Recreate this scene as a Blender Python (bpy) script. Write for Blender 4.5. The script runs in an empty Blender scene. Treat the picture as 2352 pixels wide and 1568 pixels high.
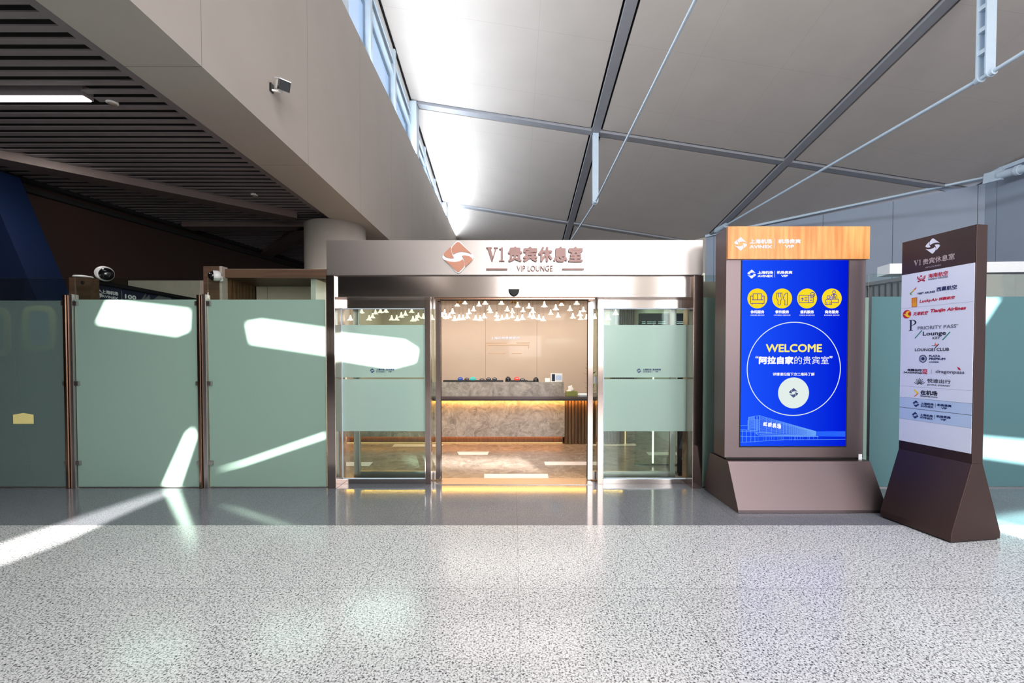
import bpy, bmesh, math, random
from mathutils import Vector, Matrix

random.seed(7)
SC = bpy.context.scene
COL = SC.collection

# ------------------------------------------------------------------ camera
F = 1000.0                 # focal length in pixels of the 2352x1568 frame
CX, CY = 1180.0, 835.0     # principal point
TILT = 0.02
CAMZ = 1.5
cam_d = bpy.data.cameras.new('camera')
cam_d.sensor_width = 36.0
cam_d.lens = 36.0 * F / 2352.0
cam_d.shift_x = (1176.0 - CX) / 2352.0
cam_d.shift_y = (CY - 784.0) / 2352.0
cam_d.clip_end = 300
cam = bpy.data.objects.new('camera', cam_d)
cam.location = (0, 0, CAMZ)
cam.rotation_euler = (math.pi / 2 - TILT, 0, 0)
COL.objects.link(cam)
SC.camera = cam

# ------------------------------------------------------------------ view, world, sun, area lamps
SC.view_settings.view_transform = 'Standard'
SC.view_settings.look = 'None'
SC.view_settings.gamma = 1.0
SC.view_settings.use_curve_mapping = False
SC.view_settings.exposure = 0.0
SC.cycles.use_denoising = True
SC.cycles.max_bounces = 10
SC.cycles.diffuse_bounces = 4
SC.cycles.glossy_bounces = 5
SC.cycles.transmission_bounces = 6
SC.cycles.transparent_max_bounces = 14
SC.cycles.sample_clamp_indirect = 6.0
SC.cycles.caustics_reflective = False
SC.cycles.caustics_refractive = False

wd = bpy.data.worlds.new('sky')
SC.world = wd
wd.use_nodes = True
_bg = wd.node_tree.nodes['Background']
_bg.inputs[0].default_value = (0.55, 0.72, 1.0, 1)
_bg.inputs[1].default_value = 1.5

SUN = Vector((-0.30, 1.0, -0.20)).normalized()
sd = bpy.data.lights.new('sun', 'SUN')
sd.energy = 66.0
sd.angle = 0.006
sd.color = (1.0, 0.97, 0.92)
so = bpy.data.objects.new('sun', sd)
so.rotation_euler = SUN.to_track_quat('-Z', 'Y').to_euler()
so.location = (6, -14, 9)
COL.objects.link(so)


def area(name, loc, direction, sx, sy, watts, color):
    d = bpy.data.lights.new(name, 'AREA')
    d.shape = 'RECTANGLE'
    d.size, d.size_y = sx, sy
    d.energy = watts
    d.color = color
    o = bpy.data.objects.new(name, d)
    o.location = loc
    o.rotation_euler = Vector(direction).to_track_quat('-Z', 'Y').to_euler()
    COL.objects.link(o)
    return o


# fill lamps added before the opaque south wall, in place of window daylight
area('daylight_fill', (2.2, -9.3, 4.6), (0, 1, -0.05), 5.0, 6.5, 1000, (0.99, 0.99, 1.0))
area('daylight_fill', (9.3, -9.3, 4.6), (-0.15, 1, -0.05), 5.0, 6.5, 700, (0.97, 0.98, 1.0))
# hidden lamps added on the bulkhead ledge to brighten the ceiling like clerestory daylight
for _k in range(13):
    _l = area('clerestory_fill', (-2.86, -3.0 + 2.0 * _k, 7.34), (0, 0, 1), 0.22, 1.9, 84, (0.78, 0.89, 1.0))
    _l.rotation_euler = (Matrix.Rotation(math.radians(72), 3, 'Y') @ Matrix.Rotation(math.pi, 3, 'X')).to_euler()
# unseen overhead fill added above and behind the camera, without a fixture
area('overhead_fill', (4.5, -3.0, 9.8), (0, 0.1, -1), 8, 6, 1250, (0.99, 0.99, 1.0))
# lamp added to brighten the blue booth behind the glass, without a fixture
area('booth_fill', (-6.0, 5.5, 4.10), (-0.15, 0.2, -1), 0.3, 0.3, 24, (1.0, 0.95, 0.88))
# lounge ceiling lighting
area('lounge_lighting', (-0.3, 6.3, 2.66), (0, 0.25, -1), 3.6, 0.9, 112, (1.0, 0.92, 0.85))
area('lounge_lighting', (0.0, 8.5, 2.66), (0, 0.0, -1), 4.8, 0.8, 80, (1.0, 0.92, 0.85))


# ------------------------------------------------------------------ pixel <-> place
def ray(u, v):
    xc, yc = (u - CX) / F, -(v - CY) / F
    fw = Vector((0, math.cos(TILT), -math.sin(TILT)))
    up = Vector((0, math.sin(TILT), math.cos(TILT)))
    return Vector((1, 0, 0)) * xc + up * yc + fw


CAM = Vector((0, 0, CAMZ))


def P(u, v, Y):
    d = ray(u, v)
    return CAM + d * (Y / d.y)


def on_floor(u, v, z=0.0):
    d = ray(u, v)
    return CAM + d * ((z - CAMZ) / d.z)


def on_plane(u, v, o, n):
    d = ray(u, v)
    return CAM + d * ((Vector(o) - CAM).dot(n) / d.dot(n))


# ------------------------------------------------------------------ materials
def new_mat(name):
    m = bpy.data.materials.new(name)
    m.use_nodes = True
    nt = m.node_tree
    return m, nt, nt.nodes['Principled BSDF']


def lin(c):
    return tuple(((x / 255.0) / 12.92 if x <= 10 else (((x / 255.0) + 0.055) / 1.055) ** 2.4) for x in c)


def rgba(c):
    return (c[0], c[1], c[2], 1.0)


def plain(name, c, rough=0.5, metal=0.0, noise=0.06, scale=6.0, spec=0.5, bump=0.0):
    """base colour with a little procedural mottling"""
    m, nt, b = new_mat(name)
    c = lin(c)
    tc = nt.nodes.new('ShaderNodeTexCoord')
    nz = nt.nodes.new('ShaderNodeTexNoise')
    nz.inputs['Scale'].default_value = scale
    nz.inputs['Detail'].default_value = 5
    nt.links.new(tc.outputs['Object'], nz.inputs['Vector'])
    rp = nt.nodes.new('ShaderNodeValToRGB')
    rp.color_ramp.elements[0].position = 0.3
    rp.color_ramp.elements[1].position = 0.7
    rp.color_ramp.elements[0].color = rgba([x * (1 - noise) for x in c])
    rp.color_ramp.elements[1].color = rgba([min(1, x * (1 + noise)) for x in c])
    nt.links.new(nz.outputs[0], rp.inputs[0])
    nt.links.new(rp.outputs[0], b.inputs['Base Color'])
    b.inputs['Roughness'].default_value = rough
    b.inputs['Metallic'].default_value = metal
    b.inputs['Specular IOR Level'].default_value = spec
    if bump:
        bp = nt.nodes.new('ShaderNodeBump')
        bp.inputs['Strength'].default_value = bump
        bp.inputs['Distance'].default_value = 0.002
        nt.links.new(nz.outputs[0], bp.inputs['Height'])
        nt.links.new(bp.outputs[0], b.inputs['Normal'])
    return m


def emit(name, c, strength):
    m, nt, b = new_mat(name)
    nt.nodes.remove(b)
    e = nt.nodes.new('ShaderNodeEmission')
    e.inputs[0].default_value = rgba(lin(c))
    e.inputs[1].default_value = strength
    nt.links.new(e.outputs[0], nt.nodes['Material Output'].inputs[0])
    return m


def math_node(nt, op, a, b=None, c=None):
    n = nt.nodes.new('ShaderNodeMath')
    n.operation = op
    for i, x in enumerate((a, b, c)):
        if x is None:
            continue
        if hasattr(x, 'links'):
            nt.links.new(x, n.inputs[i])
        else:
            n.inputs[i].default_value = x
    return n.outputs[0]


def grid_lines(nt, coord, spacing, offset, width):
    """1 on a joint line, 0 elsewhere, along one coordinate"""
    a = math_node(nt, 'ADD', coord, -offset + spacing * 1000)
    q = math_node(nt, 'MODULO', a, spacing)
    lo = math_node(nt, 'LESS_THAN', q, width)
    return lo


def mixc(nt, fac, a, b, mode='MIX'):
    n = nt.nodes.new('ShaderNodeMix')
    n.data_type = 'RGBA'
    n.blend_type = mode
    for inp, x in ((n.inputs[0], fac), (n.inputs[6], a), (n.inputs[7], b)):
        if hasattr(x, 'links'):
            nt.links.new(x, inp)
        else:
            inp.default_value = x
    return n.outputs[2]


def granite(name, stops, scale, rough, jx, jy, tone=None, spec=0.5, dark=0.35):
    """speckled polished granite in slabs; jx, jy = (spacing, offset) of the joints"""
    m, nt, b = new_mat(name)
    tc = nt.nodes.new('ShaderNodeTexCoord')
    co = tc.outputs['Object']
    n1 = nt.nodes.new('ShaderNodeTexNoise')
    n1.inputs['Scale'].default_value = scale
    n1.inputs['Detail'].default_value = 3
    n1.inputs['Roughness'].default_value = 0.62
    n1.inputs['Distortion'].default_value = 0.6
    nt.links.new(co, n1.inputs['Vector'])
    rp = nt.nodes.new('ShaderNodeValToRGB')
    els = rp.color_ramp.elements
    while len(els) < len(stops):
        els.new(0.5)
    for e, (p, c) in zip(els, stops):
        e.position = p
        e.color = rgba(lin(c))
    nt.links.new(n1.outputs[0], rp.inputs[0])
    n2 = nt.nodes.new('ShaderNodeTexNoise')
    n2.inputs['Scale'].default_value = scale * 0.12
    n2.inputs['Detail'].default_value = 4
    nt.links.new(co, n2.inputs['Vector'])
    soft = mixc(nt, 0.10, rp.outputs[0], n2.outputs[0], 'OVERLAY')
    sx = nt.nodes.new('ShaderNodeSeparateXYZ')
    nt.links.new(co, sx.inputs[0])
    lx = grid_lines(nt, sx.outputs[0], jx[0], jx[1], 0.003)
    ly = grid_lines(nt, sx.outputs[1], jy[0], jy[1], 0.003)
    ln = math_node(nt, 'MAXIMUM', lx, ly)
    ln = math_node(nt, 'MULTIPLY', ln, 0.75)
    col = mixc(nt, ln, soft, (dark * .4, dark * .4, dark * .4, 1))
    # every slab a slightly different tone
    fx = math_node(nt, 'FLOOR', math_node(nt, 'DIVIDE', math_node(nt, 'ADD', sx.outputs[0], -jx[1]), jx[0]))
    fy = math_node(nt, 'FLOOR', math_node(nt, 'DIVIDE', math_node(nt, 'ADD', sx.outputs[1], -jy[1]), jy[0]))
    wn = nt.nodes.new('ShaderNodeTexWhiteNoise')
    cb = nt.nodes.new('ShaderNodeCombineXYZ')
    nt.links.new(fx, cb.inputs[0])
    nt.links.new(fy, cb.inputs[1])
    nt.links.new(cb.outputs[0], wn.inputs['Vector'])
    tv = math_node(nt, 'MULTIPLY_ADD', wn.outputs['Value'], 0.10, 0.93)
    hs = nt.nodes.new('ShaderNodeHueSaturation')
    nt.links.new(tv, hs.inputs['Value'])
    nt.links.new(col, hs.inputs['Color'])
    nt.links.new(hs.outputs[0], b.inputs['Base Color'])
    b.inputs['Roughness'].default_value = rough
    b.inputs['Specular IOR Level'].default_value = spec
    return m


def panelled(name, c, axes, rough=0.6, width=0.006, noise=0.05, line=0.45, spec=0.4):
    """painted boards with fine joints; axes = [(axis, spacing, offset), ...]"""
    m = plain(name, c, rough, 0.0, noise, 1.3, spec)
    nt = m.node_tree
    b = nt.nodes['Principled BSDF']
    src = b.inputs['Base Color'].links[0].from_socket
    tc = nt.nodes.new('ShaderNodeTexCoord')
    sx = nt.nodes.new('ShaderNodeSeparateXYZ')
    nt.links.new(tc.outputs['Object'], sx.inputs[0])
    acc = None
    for ax, sp, off in axes:
        l = grid_lines(nt, sx.outputs[ax], sp, off, width)
        acc = l if acc is None else math_node(nt, 'MAXIMUM', acc, l)
    fac = math_node(nt, 'MULTIPLY', acc, 1 - line)
    col = mixc(nt, fac, src, (0.02, 0.018, 0.016, 1))
    nt.links.new(col, b.inputs['Base Color'])
    return m


def steel(name, c, rough, streak=0.05, axis=2):
    """brushed steel: fine streaks in the roughness along one axis"""
    m, nt, b = new_mat(name)
    tc = nt.nodes.new('ShaderNodeTexCoord')
    mp = nt.nodes.new('ShaderNodeMapping')
    s = [180.0, 180.0, 180.0]
    s[axis] = 1.5
    mp.inputs['Scale'].default_value = s
    nz = nt.nodes.new('ShaderNodeTexNoise')
    nz.inputs['Scale'].default_value = 1.0
    nz.inputs['Detail'].default_value = 3
    nt.links.new(tc.outputs['Object'], mp.inputs[0])
    nt.links.new(mp.outputs[0], nz.inputs['Vector'])
    r = math_node(nt, 'MULTIPLY_ADD', nz.outputs[0], streak, rough - streak * .5)
    nt.links.new(r, b.inputs['Roughness'])
    b.inputs['Base Color'].default_value = rgba(lin(c))
    b.inputs['Metallic'].default_value = 1.0
    return m


def wood(name, c1, c2, axis=2, rough=0.45):
    m, nt, b = new_mat(name)
    tc = nt.nodes.new('ShaderNodeTexCoord')
    mp = nt.nodes.new('ShaderNodeMapping')
    s = [26.0, 26.0, 26.0]
    s[axis] = 1.6
    mp.inputs['Scale'].default_value = s
    nz = nt.nodes.new('ShaderNodeTexNoise')
    nz.inputs['Scale'].default_value = 1.0
    nz.inputs['Detail'].default_value = 6
    nt.links.new(tc.outputs['Object'], mp.inputs[0])
    nt.links.new(mp.outputs[0], nz.inputs['Vector'])
    rp = nt.nodes.new('ShaderNodeValToRGB')
    rp.color_ramp.elements[0].position = .35
    rp.color_ramp.elements[1].position = .7
    rp.color_ramp.elements[0].color = rgba(lin(c1))
    rp.color_ramp.elements[1].color = rgba(lin(c2))
    nt.links.new(nz.outputs[0], rp.inputs[0])
    nt.links.new(rp.outputs[0], b.inputs['Base Color'])
    b.inputs['Roughness'].default_value = rough
    return m


def marble(name, base, dark, light):
    m, nt, b = new_mat(name)
    tc = nt.nodes.new('ShaderNodeTexCoord')
    co = tc.outputs['Object']
    n1 = nt.nodes.new('ShaderNodeTexNoise')
    n1.inputs['Scale'].default_value = 4.5
    n1.inputs['Detail'].default_value = 9
    n1.inputs['Roughness'].default_value = 0.68
    n1.inputs['Distortion'].default_value = 1.6
    nt.links.new(co, n1.inputs['Vector'])
    rp = nt.nodes.new('ShaderNodeValToRGB')
    rp.color_ramp.elements[0].position = .32
    rp.color_ramp.elements[1].position = .66
    rp.color_ramp.elements[0].color = rgba(lin(dark))
    rp.color_ramp.elements[1].color = rgba(lin(base))
    nt.links.new(n1.outputs[0], rp.inputs[0])
    n2 = nt.nodes.new('ShaderNodeTexNoise')
    n2.inputs['Scale'].default_value = 3.2
    n2.inputs['Detail'].default_value = 8
    n2.inputs['Distortion'].default_value = 2.8
    nt.links.new(co, n2.inputs['Vector'])
    d = math_node(nt, 'ABSOLUTE', math_node(nt, 'SUBTRACT', n2.outputs[0], 0.5))
    vein = math_node(nt, 'LESS_THAN', d, 0.012)
    vein = math_node(nt, 'MULTIPLY', vein, 0.28)
    col = mixc(nt, vein, rp.outputs[0], rgba(lin(light)))
    nt.links.new(col, b.inputs['Base Color'])
    b.inputs['Roughness'].default_value = 0.22
    return m


def clear_glass(name, tint, refl=0.07):
    m, nt, b = new_mat(name)
    nt.nodes.remove(b)
    tr = nt.nodes.new('ShaderNodeBsdfTransparent')
    tr.inputs[0].default_value = rgba(tint)
    gl = nt.nodes.new('ShaderNodeBsdfGlossy')
    gl.inputs['Roughness'].default_value = 0.02
    lw = nt.nodes.new('ShaderNodeLayerWeight')
    lw.inputs['Blend'].default_value = 0.25
    f = math_node(nt, 'MULTIPLY_ADD', lw.outputs['Fresnel'], 0.55, refl * 0.25)
    mx = nt.nodes.new('ShaderNodeMixShader')
    nt.links.new(f, mx.inputs[0])
    nt.links.new(tr.outputs[0], mx.inputs[1])
    nt.links.new(gl.outputs[0], mx.inputs[2])
    nt.links.new(mx.outputs[0], nt.nodes['Material Output'].inputs[0])
    return m


def frosted(name, c, see=0.14, trans=0.42, rough=0.18):
    """etched film: scatters light from both faces and lets a little of what is behind show"""
    m, nt, b = new_mat(name)
    nt.nodes.remove(b)
    col = rgba(lin(c))
    df = nt.nodes.new('ShaderNodeBsdfDiffuse')
    tl = nt.nodes.new('ShaderNodeBsdfTranslucent')
    tr = nt.nodes.new('ShaderNodeBsdfTransparent')
    gl = nt.nodes.new('ShaderNodeBsdfGlossy')
    df.inputs[0].default_value = col
    tl.inputs[0].default_value = col
    tr.inputs[0].default_value = rgba([0.55 + 0.45 * x for x in lin(c)])
    gl.inputs['Roughness'].default_value = rough
    m1 = nt.nodes.new('ShaderNodeMixShader')
    m1.inputs[0].default_value = trans
    nt.links.new(df.outputs[0], m1.inputs[1])
    nt.links.new(tl.outputs[0], m1.inputs[2])
    m2 = nt.nodes.new('ShaderNodeMixShader')
    m2.inputs[0].default_value = see
    nt.links.new(m1.outputs[0], m2.inputs[1])
    nt.links.new(tr.outputs[0], m2.inputs[2])
    lw = nt.nodes.new('ShaderNodeLayerWeight')
    lw.inputs['Blend'].default_value = 0.2
    f = math_node(nt, 'MULTIPLY_ADD', lw.outputs['Fresnel'], 0.5, 0.02)
    m3 = nt.nodes.new('ShaderNodeMixShader')
    nt.links.new(f, m3.inputs[0])
    nt.links.new(m2.outputs[0], m3.inputs[1])
    nt.links.new(gl.outputs[0], m3.inputs[2])
    nt.links.new(m3.outputs[0], nt.nodes['Material Output'].inputs[0])
    return m


def screen_image(name, left, right, strength, x0, x1):
    """the blue picture a lit display shows, lighter on its left half"""
    m, nt, b = new_mat(name)
    nt.nodes.remove(b)
    tc = nt.nodes.new('ShaderNodeTexCoord')
    sx = nt.nodes.new('ShaderNodeSeparateXYZ')
    nt.links.new(tc.outputs['Object'], sx.inputs[0])
    mr = nt.nodes.new('ShaderNodeMapRange')
    mr.inputs[1].default_value = x0
    mr.inputs[2].default_value = x1
    nt.links.new(sx.outputs[0], mr.inputs[0])
    rp = nt.nodes.new('ShaderNodeValToRGB')
    rp.color_ramp.elements[0].color = rgba(lin(left))
    rp.color_ramp.elements[1].color = rgba(lin(right))
    nt.links.new(mr.outputs[0], rp.inputs[0])
    e = nt.nodes.new('ShaderNodeEmission')
    e.inputs[1].default_value = strength
    nt.links.new(rp.outputs[0], e.inputs[0])
    nt.links.new(e.outputs[0], nt.nodes['Material Output'].inputs[0])
    return m


M = {}
M['granite'] = granite('pale_granite', [(0.33, (48, 48, 52)), (0.42, (128, 128, 130)), (0.50, (206, 207, 209)), (0.72, (232, 232, 233))],
                       95, 0.20, (1.0, 0.03), (1.04, 2.77), spec=0.35)
M['granite_dark'] = granite('dark_granite', [(0.30, (74, 76, 82)), (0.50, (116, 118, 124)), (0.70, (146, 148, 156))],
                            130, 0.10, (1.0, 0.03), (4.0, 3.81), dark=0.2)
M['lounge_floor'] = marble('lounge_stone', (150, 136, 124), (104, 92, 84), (186, 172, 160))
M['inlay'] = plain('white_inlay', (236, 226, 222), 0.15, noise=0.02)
M['ceiling'] = panelled('ceiling_panel', (196, 186, 178), [(0, 1.8, 0.55), (1, 1.8, 0.8)], 0.7, 0.005, 0.03, 0.72)
M['black'] = plain('black_gap', (10, 10, 11), 0.8, noise=0.2)
M['beam_grey'] = plain('grey_beam', (150, 150, 155), 0.5, noise=0.03)
M['bulkhead'] = panelled('bulkhead_board', (168, 159, 151), [(1, 2.0, 1.9)], 0.65, 0.006, 0.03, 0.4)
M['column'] = plain('column_plaster', (170, 162, 152), 0.6, noise=0.04)
M['white_steel'] = plain('white_steel', (196, 212, 226), 0.4, noise=0.03)
M['blue_wall'] = panelled('grey_blue_panels', (150, 160, 176), [(0, 1.25, 0.4)], 0.55, 0.012, 0.03, 0.3)
M['blue_wall_side'] = panelled('grey_blue_side_panels', (150, 160, 176), [(1, 1.9, 0.4)], 0.55, 0.012, 0.03, 0.3)
M['hall_wall'] = panelled('hall_wall_panels', (186, 178, 168), [(0, 2.0, 0), (2, 2.0, 0)], 0.6, 0.01, 0.04, 0.5)
M['baffle'] = plain('baffle_grey', (126, 118, 120), 0.6, noise=0.05)
M['baffle_back'] = plain('baffle_void', (14, 13, 14), 0.9, noise=0.1)
M['beam_brown'] = plain('brown_beam', (98, 84, 80), 0.55, noise=0.05)
M['brown_wall'] = panelled('brown_wall', (46, 28, 20), [(1, 2.4, 0.6), (2, 1.2, 0.35)], 0.6, 0.012, 0.08, 0.5)
M['clear'] = clear_glass('clear_glass', (0.86, 0.93, 0.90))
M['clear_win'] = clear_glass('window_glass', (0.90, 0.95, 1.0))
M['frost'] = frosted('frosted_glass', (160, 188, 174), 0.10, 0.35)
M['frost_blue'] = frosted('dusky_frosted_glass', (160, 184, 178), 0.62, 0.45)
M['frost_teal'] = frosted('teal_frosted_glass', (116, 158, 164), 0.22, 0.45)
M['frost_door'] = frosted('frosted_door_film', (210, 234, 224), 0.18, 0.5)
M['post_steel'] = steel('post_steel', (188, 182, 178), 0.32)
M['post_copper'] = steel('warm_post_steel', (176, 140, 120), 0.20)
M['steel_satin'] = steel('satin_steel', (180, 172, 168), 0.34, 0.08, 0)
M['steel_polish'] = steel('polished_steel', (204, 194, 188), 0.12, 0.05, 0)
M['steel_jamb'] = steel('polished_jamb_steel', (190, 172, 164), 0.14, 0.05, 2)
M['rubber'] = plain('black_rubber', (16, 15, 15), 0.7)
M['copper'] = plain('copper_letter', (184, 126, 102), 0.4, 0.15, 0.02)
M['copper_grey'] = plain('bronze_letter', (148, 112, 106), 0.45, 0.1, 0.02)
M['white'] = plain('white_paint', (238, 238, 238), 0.4, noise=0.02)
M['white_print'] = plain('white_print', (240, 240, 244), 0.5, noise=0.01)
M['bronze'] = steel('bronze_kiosk', (116, 102, 103), 0.42, 0.06)
M['bronze_dark'] = steel('bronze_totem', (92, 74, 70), 0.45, 0.06)
M['bronze_panel'] = plain('dark_brown_panel', (58, 44, 46), 0.4, 0.1)
M['plinth'] = plain('dark_plinth', (24, 20, 20), 0.6)
M['gold'] = wood('gold_brushed', (188, 114, 46), (218, 156, 84), 2, 0.35)
M['screen'] = screen_image('blue_display', (28, 84, 255), (0, 22, 214), 1.0, 2.27, 3.35)
M['s_white'] = emit('display_white', (250, 250, 255), 1.0)
M['s_pale'] = emit('display_pale', (232, 244, 240), 0.95)
M['s_yellow'] = emit('display_yellow', (252, 222, 40), 1.0)
M['s_cream'] = emit('display_cream', (255, 238, 120), 1.0)
M['s_violet'] = emit('display_violet', (72, 60, 170), 1.0)
M['s_line'] = emit('display_line', (112, 172, 255), 0.95)
M['s_mid'] = emit('display_mid_blue', (40, 100, 250), 1.0)
M['navy_print'] = plain('navy_print', (24, 44, 96), 0.5, noise=0.01)
M['ink'] = plain('ink_print', (34, 34, 46), 0.5, noise=0.01)
M['grey_print'] = plain('grey_print', (96, 96, 116), 0.5, noise=0.01)
M['crimson'] = plain('crimson_print', (190, 24, 60), 0.5, noise=0.01)
M['teal_print'] = plain('teal_print', (10, 128, 112), 0.5, noise=0.01)
M['yellow_print'] = plain('yellow_print', (250, 206, 30), 0.5, noise=0.01)
M['amber_print'] = plain('amber_print', (232, 160, 30), 0.5, noise=0.01)
M['orange_print'] = plain('orange_print', (230, 90, 40), 0.5, noise=0.01)
M['green_print'] = plain('green_print', (70, 140, 70), 0.5, noise=0.01)
M['panel_white'] = plain('panel_white', (220, 224, 240), 0.28, noise=0.01)
M['panel_blue'] = plain('panel_pale_blue', (182, 202, 232), 0.28, noise=0.01)
M['lounge_wall'] = panelled('lounge_wall_panels', (200, 180, 162), [(0, 1.12, -0.62)], 0.05, 0.008, 0.05, 0.45, 0.15)
M['lounge_side'] = plain('lounge_side_wall', (196, 196, 184), 0.3, noise=0.03)
M['lounge_ceiling'] = plain('lounge_ceiling', (206, 190, 172), 0.7, noise=0.02)
M['marble'] = marble('grey_marble', (176, 164, 154), (116, 106, 100), (214, 204, 194))
M['slat_wood'] = wood('walnut_slats', (84, 58, 36), (114, 82, 52))
M['dark_wood'] = wood('dark_fascia_wood', (78, 56, 42), (104, 76, 58), 0)
M['counter'] = plain('dark_counter', (84, 70, 70), 0.25)
M['led_warm'] = emit('warm_light_strip', (255, 186, 84), 66.0)
M['led_amber'] = emit('amber_light_strip', (255, 164, 68), 24.0)
M['led_soft'] = emit('soft_light_strip', (255, 206, 140), 1.6)
M['reflection_faint'] = emit('faint_wall_reflection', (250, 206, 166), 0.92)  # glowing colour for the reflections painted on the lounge back wall
M['led_white'] = emit('white_light_strip', (255, 240, 224), 4.0)
M['led_tube'] = emit('linear_lamp', (255, 250, 246), 9.0)
M['shade_glow'] = emit('lit_glass_shade', (255, 236, 206), 2.4)
M['cord'] = plain('dark_cord', (60, 50, 44), 0.6)
M['brass'] = plain('brass', (150, 112, 60), 0.25, 0.9)
M['tray'] = plain('black_tray', (18, 14, 14), 0.4)
M['blue_plastic'] = plain('blue_plastic', (16, 70, 170), 0.3)
M['teal_plastic'] = plain('teal_plastic', (40, 196, 190), 0.3)
M['red_plastic'] = plain('red_plastic', (240, 60, 30), 0.3)
M['brown_plastic'] = plain('brown_plastic', (66, 46, 40), 0.3)
M['black_plastic'] = plain('black_plastic', (22, 22, 26), 0.25)
M['silver_plastic'] = plain('silver_plastic', (190, 186, 190), 0.25, 0.4)
M['olive_box'] = plain('olive_card', (150, 150, 84), 0.3, 0.2)
M['tissue'] = plain('tissue_paper', (246, 238, 232), 0.8)
M['leaf'] = plain('leaf_green', (120, 130, 40), 0.5, noise=0.3, scale=20)
M['terracotta'] = plain('terracotta', (120, 90, 76), 0.6)
M['cam_white'] = plain('camera_white', (226, 224, 222), 0.35)
M['sensor_black'] = plain('sensor_black', (14, 15, 16), 0.45, spec=0.25)
M['cam_dome'] = plain('smoked_dome', (16, 16, 20), 0.06, spec=0.8)
M['board_navy'] = plain('navy_board', (40, 44, 66), 0.4)
M['board_grey'] = plain('board_grey', (120, 120, 122), 0.5)
M['deep_blue'] = plain('deep_blue_panel', (3, 22, 54), 0.5)
M['deep_blue2'] = plain('blue_panel', (110, 150, 200), 0.5)
M['straw'] = plain('straw_frame', (226, 212, 140), 0.5)
M['stone_beige'] = plain('beige_board', (176, 162, 150), 0.6)
M['slat_grey'] = plain('grey_slats', (104, 100, 104), 0.5)
M['display_dark'] = plain('display_glass', (30, 44, 66), 0.12)
M['lampface'] = emit('downlight_lens', (255, 238, 210), 0.55)


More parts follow.
